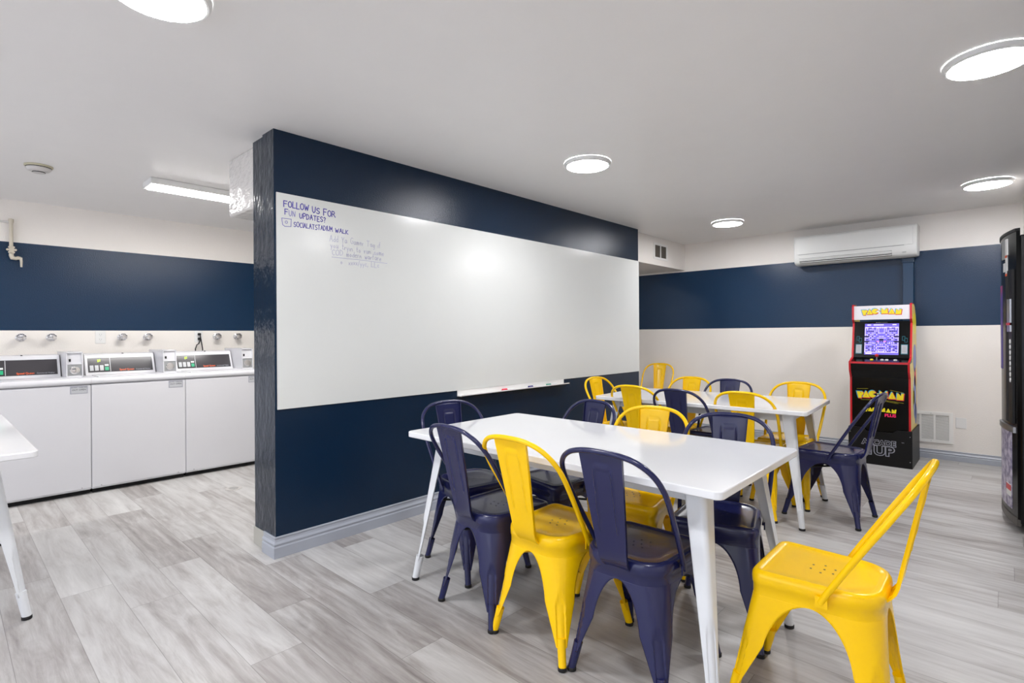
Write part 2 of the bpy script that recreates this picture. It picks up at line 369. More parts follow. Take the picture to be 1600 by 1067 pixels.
# ------------------------------------------------------------------ whiteboard and its writing
wb = thing('whiteboard', 'large glossy white writing board with blue handwriting, on the navy partition', 'whiteboard', (PX + .001, (PY0 + PY1) / 2, 0.815))
BX = PX + .008
MB().box(PX + .0005, BX, PY0 + .012, PY1 - .002, 0.815, 2.016).build('board_panel', M_['board'], wb)
GL = {'F': [[(0, 0), (0, 1), (.75, 1)], [(0, .55), (.6, .55)]], 'O': [[(.4, 1), (.1, .8), (0, .45), (.15, .1), (.45, 0), (.75, .2), (.8, .6), (.65, .9), (.4, 1)]],
      'L': [[(.05, 1), (0, 0), (.65, .02)]], 'W': [[(0, 1), (.2, 0), (.45, .7), (.65, 0), (.95, 1)]], 'U': [[(0, 1), (.05, .25), (.3, 0), (.6, .2), (.7, 1)]],
      'S': [[(.65, .9), (.35, 1), (.05, .8), (.15, .55), (.55, .45), (.65, .2), (.35, 0), (0, .12)]], 'R': [[(0, 0), (.05, 1), (.5, 1), (.65, .75), (.45, .5), (.05, .5)], [(.35, .5), (.85, 0)]],
      'N': [[(0, 0), (.05, 1), (.6, 0), (.7, 1)]], 'P': [[(0, 0), (.05, 1), (.5, 1), (.65, .75), (.45, .5), (.05, .45)]], 'D': [[(0, 0), (.05, 1), (.45, .9), (.7, .5), (.45, .1), (0, 0)]],
      'A': [[(0, 0), (.35, 1), (.7, 0)], [(.15, .4), (.55, .4)]], 'T': [[(0, 1), (.75, 1)], [(.38, 1), (.35, 0)]], 'E': [[(.6, 1), (.05, 1), (0, 0), (.62, 0)], [(.03, .5), (.5, .5)]],
      '?': [[(.05, .8), (.3, 1), (.55, .8), (.3, .45), (.28, .3)], [(.27, .08), (.28, 0)]], 'C': [[(.65, .85), (.35, 1), (.05, .7), (.05, .3), (.3, 0), (.65, .12)]],
      'I': [[(.1, 1), (.1, 0)]], 'M': [[(0, 0), (.1, 1), (.4, .35), (.7, 1), (.8, 0)]], 'K': [[(0, 1), (0, 0)], [(.6, 1), (.02, .45), (.65, 0)]], 'Y': [[(0, 1), (.3, .5), (.6, 1)], [(.3, .5), (.3, 0)]],
      'G': [[(.65, .85), (.35, 1), (.05, .7), (.05, .3), (.3, 0), (.65, .15), (.65, .45), (.4, .45)]],
      'a': [[(.45, .5), (.15, .5), (0, .2), (.2, 0), (.42, .2), (.45, .5), (.52, 0)]], 'b': [[(0, 1), (0, 0), (.35, .02), (.45, .3), (.2, .5), (0, .35)]], 'c': [[(.42, .42), (.2, .5), (0, .25), (.2, 0), (.45, .08)]],
      'd': [[(.45, 1), (.45, 0)], [(.45, .4), (.2, .5), (0, .2), (.2, 0), (.45, .15)]], 'e': [[(0, .28), (.42, .3), (.3, .5), (.05, .4), (.03, .1), (.25, 0), (.45, .1)]],
      'f': [[(.4, .95), (.2, .9), (.15, 0)], [(0, .5), (.35, .5)]], 'g': [[(.42, .45), (.2, .5), (0, .25), (.2, .05), (.42, .2), (.45, .5), (.4, -.3), (.1, -.35)]],
      'i': [[(.05, .5), (.08, 0)]], 'm': [[(0, .5), (0, 0), (.02, .35), (.2, .5), (.28, 0), (.3, .35), (.48, .5), (.55, 0)]], 'n': [[(0, .5), (0, 0), (.02, .35), (.25, .5), (.38, .3), (.4, 0)]],
      'o': [[(.2, .5), (0, .25), (.2, 0), (.42, .25), (.2, .5)]], 'r': [[(0, .5), (.02, 0), (.05, .3), (.3, .5)]], 's': [[(.35, .45), (.1, .5), (.05, .3), (.32, .2), (.3, 0), (0, .05)]],
      't': [[(.15, .9), (.15, .05), (.35, 0)], [(0, .55), (.35, .55)]], 'u': [[(0, .5), (.05, .05), (.3, .05), (.38, .5), (.42, 0)]], 'y': [[(0, .5), (.2, .1)], [(.42, .5), (.1, -.35)]],
      'w': [[(0, .5), (.12, 0), (.25, .35), (.4, 0), (.52, .5)]], 'x': [[(0, .5), (.4, 0)], [(.4, .5), (0, 0)]], '/': [[(0, -.1), (.3, .9)]], ',': [[(.1, .08), (0, -.2)]], 'q': [[(.42, .45), (.2, .5), (0, .25), (.2, .05), (.42, .2), (.45, .5), (.45, -.35)]]}
def handwriting(name, lines, m, x):
    """lines: (text, y, z baseline, cap height, total width, slant) on the board plane"""
    b = MB()
    def seg(p0, p1, wd):
        d = Vector((0, p1[0] - p0[0], p1[1] - p0[1]))
        if d.length < 1e-5: return
        d.normalize(); n = Vector((0, -d.z, d.y)) * wd
        a0 = Vector((x, p0[0], p0[1])) - d * wd * .6; a1 = Vector((x, p1[0], p1[1])) + d * wd * .6
        vs = [a0 - n, a1 - n, a1 + n, a0 + n]
        b.add([tuple(v_) for v_ in vs] + [tuple(v_ + Vector((.0004, 0, 0))) for v_ in vs], [(0, 1, 2, 3), (4, 5, 6, 7), (0, 1, 5, 4), (1, 2, 6, 5), (2, 3, 7, 6), (3, 0, 4, 7)])
    for t, y, z, h, wd, rise, pen in lines:
        adv = []; cx_ = 0
        for ch in t:
            adv.append(cx_)
            if ch == ' ': cx_ += .7
            else: cx_ += max(px for st in GL[ch] for px, _ in st) + .22
        k = wd / (cx_ - .2)
        for ch, a0 in zip(t, adv):
            if ch == ' ': continue
            jz = random.uniform(-.06, .06) * h; jh = random.uniform(.9, 1.08)
            for st in GL[ch]:
                pts = [(y + (a0 + px) * k, z + jz + pz * h * jh + rise * (a0 + px) / cx_) for px, pz in st]
                for q0, q1 in zip(pts, pts[1:]): seg(q0, q1, pen)
    return b, seg
b, seg = handwriting('w', [('FOLLOW', 1.312, 1.942, .036, .145, .002, .0024), ('US', 1.478, 1.936, .034, .045, 0, .0024), ('FOR', 1.548, 1.930, .036, .075, -.002, .0024),
                           ('F', 1.318, 1.898, .032, .018, 0, .0022), ('UPDATES?', 1.402, 1.892, .03, .158, -.002, .0022),
                           ('SOCIALATSTADIUM', 1.368, 1.838, .028, .235, .004, .0018), ('WALK', 1.622, 1.842, .024, .085, -.002, .002)], M_['ink'], BX + .0002)
pts = [(1.300, 1.876), (1.305, 1.84), (1.318, 1.832), (1.352, 1.836), (1.354, 1.878), (1.300, 1.876)]
for a_, c_ in zip(pts, pts[1:]): seg(a_, c_, .0014)
pts = [(1.326 + .007 * math.cos(t * PI / 4), 1.857 + .007 * math.sin(t * PI / 4)) for t in range(9)]
for a_, c_ in zip(pts, pts[1:]): seg(a_, c_, .0012)
b.build('blue_writing', M_['ink'], wb)['label'] = 'dark blue handwriting'
b, seg = handwriting('w', [('UN', 1.341, 1.896, .032, .036, 0, .0016)], None, BX + .0002)
b.build('worn_writing', M_['ink_m'], wb)
b, seg = handwriting('w', [('Add Ya Gamer Tag if', 1.585, 1.785, .036, .35, -.004, .0012), ('you tryin to run some', 1.59, 1.745, .036, .37, -.012, .0012),
                           ('COD modern warfare', 1.60, 1.705, .036, .34, -.006, .0012), ('o  xxxx/yyc, LLc', 1.655, 1.655, .032, .27, 0, .0012)], None, BX + .0002)
seg((1.598, 1.690), (1.80, 1.692), .0014); seg((1.80, 1.692), (1.985, 1.688), .0014)
b.build('faded_writing', M_['ink_f'], wb)['label'] = 'faint half wiped handwriting'

tr = thing('marker_tray', 'long white metal marker tray fixed below the whiteboard on the navy wall', 'marker tray', (PX, 3.2, 0.775))
MB().box(PX + .0005, PX + .006, 2.585, 3.86, .775, .822).box(PX + .0005, PX + .055, 2.585, 3.88, .772, .777).box(PX + .050, PX + .055, 2.585, 3.88, .772, .785).build('tray', M_['frame_w'], tr)
for nm, y, ln, mc, lab in (('whiteboard_marker', 3.03, .12, 'marker_r', 'marker pen with red cap, leftmost on the tray'),
                           ('whiteboard_marker', 3.345, .12, 'marker_b', 'marker pen with dark blue cap, between the red and green ones'),
                           ('whiteboard_marker', 3.585, .12, 'marker_g', 'marker pen with green cap, rightmost on the tray')):
    mk = thing(nm, lab, 'marker', (PX + .03, y, .777), group='marker pens on the whiteboard tray')
    MB().lathe((PX + .03, y + .05, .7855), (0, 1, 0), [(.007, 0), (.0085, .002), (.0085, .085), (.006, .088)], 14).build('barrel', M_['plastic'], mk, smooth=True)
    MB().lathe((PX + .03, y, .7855), (0, 1, 0), [(.005, 0), (.0085, .003), (.009, .05), (.009, .052)], 14).build('cap', M_[mc], mk, smooth=True)

# ------------------------------------------------------------------ ceiling lamps
def round_lamp(x, y, label, src=None):
    t = thing('ceiling_lamp', label, 'ceiling light', (x, y, CZ - .03), group='round ceiling lamps')
    MB().lathe((x, y, CZ), (0, 0, -1), [(.152, .001), (.155, .006), (.152, .022), (.145, .0275), (.137, .0275)], 56, cap=False).build('housing', M_['plastic'], t, smooth=True)
    MB().lathe((x, y, CZ), (0, 0, -1), [(.0005, .012), (.10, .0295), (.134, .0285), (.138, .026), (.0005, .011)], 56, cap=False).build('diffuser', M_['lamp'], t, smooth=True)
LAMPS = [(-2.045, .50, 'round white ceiling lamp cut off by the top edge, nearest the whiteboard corner'),
         (-.052, 3.0, 'round white ceiling lamp at the top right, large and near'),
         (-2.045, 2.95, 'round white ceiling lamp above the near table, centre of the ceiling'),
         (-.106, 5.47, 'round white ceiling lamp in the far right corner above the vending machine'),
         (-2.10, 5.52, 'smallest round white ceiling lamp, near the back wall left of the air conditioner'),
         (-.05, .50, 'round white ceiling lamp over the front right of the room'),
         (-2.045, -1.95, 'round white ceiling lamp in the front left part of the room'),
         (-.05, -1.95, 'round white ceiling lamp in the front right part of the room')]
for x, y, l in LAMPS: round_lamp(x, y, l)
sl = thing('strip_light', 'long flat rectangular ceiling light over the washing machines', 'ceiling light', (-4.575, 1.65, CZ - .05))
MB().box(-4.685, -4.465, 1.035, 2.26, CZ - .045, CZ - .001).build('housing', M_['plastic'], sl, bevel=.004)
MB().box(-4.665, -4.485, 1.055, 2.24, CZ - .0505, CZ - .045).build('diffuser', M_['strip'], sl)
sl2 = copy_tree(sl); sl2.location = (-4.575, -1.2, CZ - .05); sl2['label'] = 'long flat ceiling light over the folding table side'
sm = thing('smoke_detector', 'small round smoke detector on the laundry ceiling', 'smoke detector', (-4.72, .46, CZ - .05))
MB().lathe((-4.72, .46, CZ), (0, 0, -1), [(.001, .001), (.075, .001), (.075, .008), (.07, .012)], 40).build('mounting_base', M_['det_y'], sm, smooth=True)
MB().lathe((-4.72, .46, CZ), (0, 0, -1), [(.066, .012), (.066, .022), (.055, .035), (.035, .04), (.033, .048), (.001, .05)], 40).build('cover', M_['det'], sm, smooth=True)
MB().lathe((-4.72, .46, CZ), (0, 0, -1), [(.0672, .013), (.0672, .017)], 40, cap=False).lathe((-4.72, .46, CZ), (0, 0, -1), [(.0345, .041), (.0345, .047)], 40, cap=False).build('vent_slot', M_['dark'], sm)

# ------------------------------------------------------------------ metal chair
def rounded_outline(corners, radii, seg=10):
    """closed outline; returns the points and each corner's middle index"""
    n = len(corners); out = []; mids = []
    for i in range(n):
        p0 = Vector(corners[i - 1]); p1 = Vector(corners[i]); p2 = Vector(corners[(i + 1) % n]); r = radii[i]
        a = (p0 - p1).normalized(); c = (p2 - p1).normalized(); ang = a.angle(c); tl = r / math.tan(ang / 2)
        cen = p1 + (a + c).normalized() * (r / math.sin(ang / 2)); s0 = p1 + a * tl - cen; s1 = p1 + c * tl - cen
        base = math.atan2(s0.y, s0.x); dl = math.atan2(s1.y, s1.x) - base
        while dl > PI: dl -= 2 * PI
        while dl < -PI: dl += 2 * PI
        for k in range(seg + 1):
            if k == seg // 2: mids.append(len(out))
            t = base + dl * k / seg; out.append(cen + Vector((math.cos(t), math.sin(t))) * r)
    return out, mids

class Outline:
    def __init__(s, pts, mids):
        s.p = pts; s.c = [0.0]
        for a, b in zip(pts, pts[1:] + pts[:1]): s.c.append(s.c[-1] + (b - a).length)
        s.len = s.c[-1]; s.mid = [s.c[i] for i in mids]
    def at(s, t):
        t %= s.len
        for i in range(len(s.p)):
            if t <= s.c[i + 1]:
                q = (t - s.c[i]) / max(1e-9, s.c[i + 1] - s.c[i]); a = s.p[i]; b = s.p[(i + 1) % len(s.p)]
                return a + (b - a) * q
        return s.p[0]
    def normal(s, t):
        d = (s.at(t + .002) - s.at(t - .002)).normalized(); return Vector((d.y, -d.x))

# corner order (counter-clockwise): front right, front left, rear left, rear right (front = +y)
SEATC = [(.172, .168), (-.172, .168), (-.150, -.182), (.150, -.182)]
SO = Outline(*rounded_outline(SEATC, [.036, .036, .095, .095], 12))
FEETC = [(.198, .243), (-.198, .243), (-.193, -.217), (.193, -.217)]
ZS = .378
def leg_shell(O, k, foot, zs, a_bot, a1, t1, t2, zend, dirs, groove=(0.08, .245), fade=.0, ncol=14, neg_top=None, pos_top=None, r_foot=.017, gw=.0125, gd=.007):
    """hollow pressed-sheet leg: a strip around one corner that narrows from the full skirt to the foot"""
    b = MB(); rings = []
    ts = [t1 * (1 - math.cos(PI / 2 * i / 14)) for i in range(15)] + [t1 + (t2 - t1) * i / 30 for i in range(1, 31)]
    fr = [(i / ncol) ** 1.25 for i in range(ncol + 1)]
    cols = [-f for f in reversed(fr[1:])] + fr
    fc = Vector(foot)
    for t in ts:
        row = []; z = zs * (1 - t)
        for f in cols:
            top = neg_top if f < 0 else pos_top
            if t <= t1:
                q = math.sqrt(max(0, 1 - (1 - t / t1) ** 2)); a = top - (top - a1) * q
            else: a = a1 + (a_bot - a1) * (t - t1) / (t2 - t1)
            l = f * a
            T = O.at(O.mid[k] + l)
            # foot section: rounded L
            dn, dp = Vector(dirs[0]), Vector(dirs[1]); r = .016
            al = abs(l); dd = dn if l < 0 else dp; od = dp if l < 0 else dn
            arc = r * PI / 4
            if al < arc:
                th = al / r; cen = fc + dn * r + dp * r
                mid = -(dn + dp).normalized(); e = -od
                v = mid * math.cos(th) + (e - mid * e.dot(mid)).normalized() * math.sin(th)
                B = cen + v * r
            else: B = fc + dd * (r + al - arc)
            p_ = T * (1 - t) + B * t
            if groove and groove[0] < z < groove[1] and abs(l) < gw * 1.6:
                gl = gw * 1.6 * min(1, math.sqrt(max(0, (groove[1] - z) / .03)) if z > groove[1] - .03 else 1); e1 = 1; e2 = max(0, min(1, (gl - abs(l)) / (gw * .4)))
                p_ = p_ + (dn + dp).normalized() * gd * e1 * e2
            row.append((p_.x, p_.y, z))
        rings.append(row)
    b.loft(rings, closed=False)
    return b
def chair_meshes(paint):
    parts = []
    root = thing('cafe_chair', '', 'chair')
    # seat: skirt, rolled rim and dished top
    N = 88
    prof = [(0, ZS), (0, .408), (-.0025, .411), (-.0035, .43), (-.002, .443), (.003, .4515), (.010, .455), (.018, .4545), (.024, .4505), (.030, .4485)]
    rings = []
    for ins, z in prof:
        rings.append([tuple((SO.at(SO.len * i / N) - SO.normal(SO.len * i / N) * ins).to_3d() + Vector((0, 0, z))) for i in range(N)])
    inner = [Vector(p_) for p_ in rings[-1]]; cen = Vector((0, -.01, .4465))
    for s_ in (.75, .5, .25, .04): rings.append([tuple(cen + (p_ - cen) * s_) for p_ in inner])
    b = MB().loft(rings)
    b.add(rings[-1], [tuple(range(N))])
    hp = [(0, 0), (.034, .004), (-.034, .004), (.018, -.028), (-.018, -.028), (.018, .036), (-.018, .036)]
    for hx, hy in hp:
        b.lathe((hx, hy - .01, .4468), (0, 0, 1), [(.0034, 0), (.0034, .0006)], 10, mi=1)
    seat = b.build('seat', [paint, M_['hole']], root, smooth=True, local=True, angle=50)
    # legs
    mids = SO.mid; n = 4
    L_ = SO.len
    for k in range(4):
        neg = ((mids[k] - mids[k - 1]) % L_) / 2; pos = ((mids[(k + 1) % 4] - mids[k]) % L_) / 2
        cx_, cy_ = FEETC[k]
        pc = Vector(FEETC[k - 1]) - Vector(FEETC[k]); nc = Vector(FEETC[(k + 1) % 4]) - Vector(FEETC[k])
        b = leg_shell(SO, k, FEETC[k], ZS, .024, .066, .42, .80, 0, (pc.normalized(), nc.normalized()), neg_top=neg, pos_top=pos)
        leg = b.build('leg', paint, root, smooth=True, local=True, solid=.0016, angle=60)
        fc = Vector(FEETC[k]); inn = (pc.normalized() + nc.normalized()).normalized() * .0195
        c0 = fc + inn; tp = SO.at(SO.mid[k]); c1 = c0 + (tp - fc) * (.105 / ZS)
        b = MB().tube([(c0.x, c0.y, .012), (c0.x + (c1.x - c0.x) * .55, c0.y + (c1.y - c0.y) * .55, .06), (c1.x, c1.y, .105)], [.0145, .0155, .0165], 18)
        b.build('foot_tube', paint, leg, smooth=True, local=True)
        MB().lathe((c0.x, c0.y, 0), (0, 0, 1), [(.013, 0), (.0165, .002), (.0165, .013), (.0145, .015)], 20).build('rubber_foot', M_['rubber'], leg, smooth=True, local=True)
    # cross brace under the seat
    b = MB()
    for s_ in (1, -1):
        b.tube([(s_ * .15, .148, .325), (0, 0, .333), (-s_ * .135, -.14, .325)], .006, 8)
    b.build('cross_brace', M_['rubber'] if paint == M_['indigo'] else paint, root, smooth=True, local=True)
    # back splat
    path = [(-.168, .400), (-.181, .412), (-.197, .428), (-.209, .445), (-.217, .468), (-.223, .50), (-.229, .53)]
    for i in range(1, 31): path.append((-.229 - .063 * i / 30, .53 + .298 * i / 30))
    nc = 44; rings = []
    for (y, z) in path:
        q = (z - .402) / (.828 - .402); hw = .049 + .034 * min(1, max(0, q)) ** .9
        row = []
        for j in range(nc + 1):
            u = -1 + 2 * j / nc; x = u * hw; dy = .004 * (1 - u * u)
            # pressed inverted-U bead
            if z < .79 and z > .55:
                dx = abs(abs(x) - .034) if z < .762 else 9
                if z >= .762: dx = abs(math.hypot(max(0, abs(x) - .019), z - .762) - .015) if abs(x) > .019 else abs(z - .777)
                dy += -.0055 * max(0, 1 - dx / .005)
            row.append((x, y + dy, z))
        e0, e9 = row[0], row[-1]
        row = [(e0[0], e0[1] + .011, e0[2])] + row + [(e9[0], e9[1] + .011, e9[2])]      # folded side edges
        rings.append(row)
    MB().loft(rings, closed=False).build('back_splat', paint, root, smooth=True, local=True, solid=.0016, angle=60)
    # bow-shaped back frame
    half = [(.174, -.035, .412), (.1765, -.045, .43), (.180, -.062, .46), (.188, -.11, .54), (.194, -.162, .625), (.197, -.200, .685), (.193, -.228, .730), (.180, -.252, .767), (.156, -.270, .796), (.122, -.283, .817), (.082, -.290, .828), (.04, -.2935, .833), (0, -.294, .8335)]
    pts = half + [(-x, y, z) for x, y, z in reversed(half[:-1])]
    # smooth with Catmull-Rom
    sm_ = []
    for i in range(len(pts) - 1):
        p0 = Vector(pts[max(i - 1, 0)]); p1 = Vector(pts[i]); p2 = Vector(pts[i + 1]); p3 = Vector(pts[min(i + 2, len(pts) - 1)])
        for q in (0, .33, .66):
            sm_.append(.5 * ((2 * p1) + (p2 - p0) * q + (2 * p0 - 5 * p1 + 4 * p2 - p3) * q * q + (3 * p1 - p0 - 3 * p2 + p3) * q ** 3))
    sm_.append(Vector(pts[-1]))
    fr = MB().tube(sm_, .0095, 12).build('back_frame', paint, root, smooth=True, local=True)
    for s_ in (1, -1):
        b = MB().box(s_ * .1735, s_ * .1785, -.055, -.022, .398, .43).lathe((s_ * .1785, -.038, .412), (s_, 0, 0), [(.006, 0), (.006, .003), (.003, .005)], 10)
        b.build('fixing_bracket', paint, fr, smooth=True, local=True, angle=30)
    return root
NAVYC = chair_meshes(M_['indigo']); YELC = chair_meshes(M_['yellow'])
used = {'n': False, 'y': False}
def chair(kind, x, y, deg, label, group):
    src = NAVYC if kind == 'n' else YELC
    o = src if not used[kind] else copy_tree(src)
    used[kind] = True
    o.location = (x, y, 0); o.rotation_euler = (0, 0, math.radians(deg)); o['label'] = label; o['group'] = group
    return o
G1 = 'metal chairs around the near table'; G2 = 'metal chairs around the far table'
chair('n', -1.715, 1.757, -5, 'navy metal chair at the near table, leftmost of the front three', G1)
chair('y', -1.360, 1.745, -2, 'yellow metal chair at the near table, between two navy chairs, seen from behind', G1)
chair('n', -.991, 1.77, 1, 'navy metal chair seen from behind, between the yellow chair and the white table leg', G1)
chair('n', -2.107, 1.965, -90 - 11, 'navy metal chair at the left end of the near table, next to the navy wall', G1)
chair('n', -1.800, 2.299, 180 - 11, 'navy metal chair on the far side of the near table, nearest the whiteboard tray', G1)
chair('y', -1.325, 2.273, 180 + 7, 'yellow metal chair facing us across the near table, its seat under the tabletop', G1)
chair('n', -.915, 2.288, 180 + 12, 'navy metal chair facing us across the near table, at its right-hand corner', G1)
chair('y', -.451, 1.967, 90 + .5, 'yellow metal chair pulled out in the right foreground, seen from its side', G1)
chair('n', -.865, 4.051, 90 - 5, 'navy metal chair at the right end of the far table, before the game cabinet', G2)
chair('y', -2.06, 3.79, 1, 'yellow metal chair at the far table, leftmost on the side nearest us', G2)
chair('n', -1.67, 3.74, -2, 'navy metal chair at the far table, between two yellow chairs with backs to us', G2)
chair('y', -1.282, 3.857, 1, 'yellow metal chair at the far table, behind the navy chair of the near table corner', G2)
chair('y', -2.41, 3.97, -90 - 4, 'yellow metal chair at the left end of the far table, close to the navy wall', G2)
chair('y', -2.05, 4.24, 178, 'yellow metal chair on the far side of the far table, left of the navy one', G2)
chair('n', -1.70, 4.22, 180, 'navy metal chair on the far side of the far table, between yellow ones', G2)
chair('y', -1.19, 4.27, 180, 'yellow metal chair on the far side of the far table, at its right end', G2)
chair('y', -3.27, 6.10, 180 + 8, 'yellow metal chair standing alone against the back wall beyond the far table', 'metal chair against the back wall')

# ------------------------------------------------------------------ tables
def table(x, y, deg, L, W, h, label, fi=0):
    t = thing('dining_table', label, 'table', (0, 0, 0), 0, 'white metal tables')
    hx, hy = L / 2, W / 2
    pts, _ = rounded_outline([(hx, hy), (-hx, hy), (-hx, -hy), (hx, -hy)], [.028] * 4, 8)
    MB().prism([(p_.x, p_.y) for p_ in pts], h - .027, h, 'z').build('tabletop', M_['table'], t, smooth=True, local=True, bevel=.0035, angle=30)
    ix, iy = hx - .115, hy - .125
    MB().box(-ix, ix, iy - .012, iy, h - .085, h - .027).box(-ix, ix, -iy, -iy + .012, h - .085, h - .027).box(-ix, -ix + .012, -iy, iy, h - .085, h - .027).box(ix - .012, ix, -iy, iy, h - .085, h - .027).build('apron', M_['tableleg'], t, local=True)
    jx, jy = hx - .10 - fi, hy - .112
    O = Outline(*rounded_outline([(jx, jy), (-jx, jy), (-jx, -jy), (jx, -jy)], [.02] * 4, 8))
    ft = [(hx - .018 - fi, hy - .010), (-hx + .018 + fi, hy - .010), (-hx + .018 + fi, -hy + .010), (hx - .018 - fi, -hy + .010)]
    for k in range(4):
        pc = (Vector(ft[k - 1]) - Vector(ft[k])).normalized(); nc = (Vector(ft[(k + 1) % 4]) - Vector(ft[k])).normalized()
        zs = h - .027
        b = leg_shell(O, k, ft[k], zs, .026, .066, .02, .86, 0, (pc, nc), neg_top=.068, pos_top=.068, groove=(.10, .30), gw=.011, gd=.006)
        lg = b.build('leg', M_['tableleg'], t, smooth=True, local=True, solid=.002, angle=60)
        fc = Vector(ft[k]) + (pc + nc).normalized() * .0225; tp = O.at(O.mid[k]); c1 = fc + (tp - Vector(ft[k])) * (.12 / zs)
        MB().tube([(fc.x, fc.y, .012), (c1.x, c1.y, .12)], [.0165, .019], 18).build('foot_tube', M_['tableleg'], lg, smooth=True, local=True)
        MB().lathe((fc.x, fc.y, 0), (0, 0, 1), [(.015, 0), (.0185, .002), (.0185, .013), (.0165, .015)], 20).build('rubber_foot', M_['rubber'], lg, smooth=True, local=True)
    t.location = (x, y, 0); t.rotation_euler = (0, 0, math.radians(deg))
    return t
table(-1.42, 2.008, 0.2, 1.575, .825, .741, 'white table in the foreground, navy and yellow chairs around it')
table(-1.665, 3.965, 3.2, 1.49, .81, .736, 'white table farther back, in front of the beige back wall')
table(-3.73, -.13, .7, 1.55, .81, .75, 'white table at the left edge, only one corner and leg in view', fi=.13)

# ------------------------------------------------------------------ washing machines
def washer(y0, label, led):
    t = thing('washing_machine', label, 'washing machine', (-5.58, y0 + .326, 0), group='white top-load washing machines')
    X0, X1 = -5.93, -5.245
    a, c = y0 + .0004, y0 + .6516
    MB().box(X0, X1, a, c, .035, .853, bev=.006).build('cabinet', M_['appl'], t, smooth=True, angle=30)
    MB().box(X0 + .02, X1 - .035, a + .01, c - .01, 0, .036).build('base_gap_shade', M_['dark'], t)  # near-black box paints the shaded gap under the machine
    MB().box(X1 - .004, X1 + .007, a + .002, c - .002, .048, .846, bev=.003).build('front_panel', M_['appl'], t, smooth=True, angle=30)
    # rolled top
    prof = [(X0, .857), (X1 + .004, .857), (X1 + .012, .864), (X1 + .012, .885), (X1 + .004, .899), (X1 - .012, .905), (X0, .905)]
    MB().prism([(x, z) for x, z in prof], a, c, 'y').build('top_deck', M_['appl'], t, smooth=True, angle=50)
    MB().box(X1 - .30, X1 - .03, a + .05, c - .05, .905, .911, bev=.002).build('lid', M_['appl'], t, smooth=True)
    MB().box(X1 + .006, X1 + .0085, c - .128, c - .022, .787, .846).build('instruction_plate', M_['silver'], t)['label'] = 'small bordered plate'
    pl = MB().box(X1 + .008, X1 + .0095, c - .123, c - .027, .792, .838).build('plate_face', M_['appl_grey'], t)
    text('plate_text', 'OUT OPEN', .017, (X1 + .0097, c - .075, .812), (0, 1, 0), (0, 0, 1), M_['blackm'], t, ext=.0003)
    text('plate_caption', 'DO NOT    OVERLOAD', .009, (X1 + .0097, c - .075, .832), (0, 1, 0), (0, 0, 1), M_['blackm'], t, ext=.0003)
    for yy in (a + .06, c - .06):
        MB().lathe((X1 + .007, yy, .058), (1, 0, 0), [(.004, 0), (.004, .003)], 8).build('screw', M_['steel'], t)
    # console with slanted face
    ca, cb = y0 + .018, y0 + .512
    f0, f1 = (-5.585, .912), (-5.655, 1.068)
    prof = [(-5.90, .905), (-5.575, .905), (-5.585, .914), f1, (-5.668, 1.078), (-5.69, 1.082), (-5.90, 1.082)]
    co = MB().prism(prof, ca, cb, 'y').build('control_console', M_['appl'], t, bevel=.003)
    d = Vector((f1[0] - f0[0], 0, f1[1] - f0[1])); nn = Vector((d.z, 0, -d.x)).normalized()
    def fp(u, v, o=0):  # u along y, v 0..1 up the face
        p_ = Vector((f0[0], 0, f0[1])) + d * v + nn * o; return (p_.x, u, p_.z)
    def plate(name, u0, u1, v0, v1, m, o=.002, par=None):
        b = MB(); A = [fp(u0, v0, 0), fp(u1, v0, 0), fp(u1, v1, 0), fp(u0, v1, 0)]; B = [fp(u0, v0, o), fp(u1, v0, o), fp(u1, v1, o), fp(u0, v1, o)]
        b.loft([A, B], cap=True); return b.build(name, m, par or co)
    plate('display_panel', ca + .018, cb - .018, .10, .86, M_['panel'], .002)
    plate('divider', ca + .168, ca + .172, .12, .84, M_['appl_grey'], .003)
    if led:
        plate('digits', ca + .085, ca + .093, .64, .76, M_['led'], .003); plate('digits', ca + .099, ca + .104, .66, .78, M_['led'], .003)
    for i in range(3): plate('button', ca + .030 + .034 * i, ca + .055 + .034 * i, .18, .46, M_['appl_grey'], .005)
    plate('button', ca + .132, ca + .158, .42, .50, M_['plastic'], .005); plate('start_button', ca + .132, ca + .158, .18, .36, M_['greenb'], .005)
    up = d.normalized()
    text('brand_name', 'Speed Queen', .0225, fp(ca + .232, .155, .0022), (0, 1, 0), up, M_['orange'], co, ext=.0004, off=.0003, align='LEFT', xs=.85)
    text('model_name', 'Commercial Washer', .0155, fp(ca + .350, .16, .0022), (0, 1, 0), up, M_['silver'], co, ext=.0004, align='LEFT', xs=.82)
    MB().lathe((-5.67, (ca + cb) / 2 + .02, 1.078), (0, 0, 1), [(.006, 0), (.006, .006)], 12).build('console_screw', M_['dark'], co)
    # coin box
    ba, bb = y0 + .520, y0 + .624
    bx = MB()
    F0, F1, K = -5.375, -5.395, -5.84
    rf = lambda z: F0 + (F1 - F0) * (z - .905) / .2
    bx.prism([(K, .905), (F0 - .012, .905), (F1 - .012, 1.105), (K, 1.105)], ba, bb, 'y')
    for (u0, u1, z0, z1) in ((ba, ba + .007, .905, 1.105), (bb - .007, bb, .905, 1.105), (ba, bb, 1.098, 1.105), (ba, bb, 1.008, 1.015), (ba, bb, .905, .916)):
        bx.add([(rf(z0) - .014, u0, z0), (rf(z0), u0, z0), (rf(z0), u1, z0), (rf(z0) - .014, u1, z0), (rf(z1) - .014, u0, z1), (rf(z1), u0, z1), (rf(z1), u1, z1), (rf(z1) - .014, u1, z1)],
               [(0, 1, 2, 3), (4, 5, 6, 7), (0, 1, 5, 4), (1, 2, 6, 5), (2, 3, 7, 6), (3, 0, 4, 7)])
    cbx = bx.build('coin_box', M_['appl'], t)
    MB().box(rf(.96) - .012, rf(.96) - .008, ba + .007, bb - .007, .917, 1.007).build('lock_plate', M_['grille'], cbx)
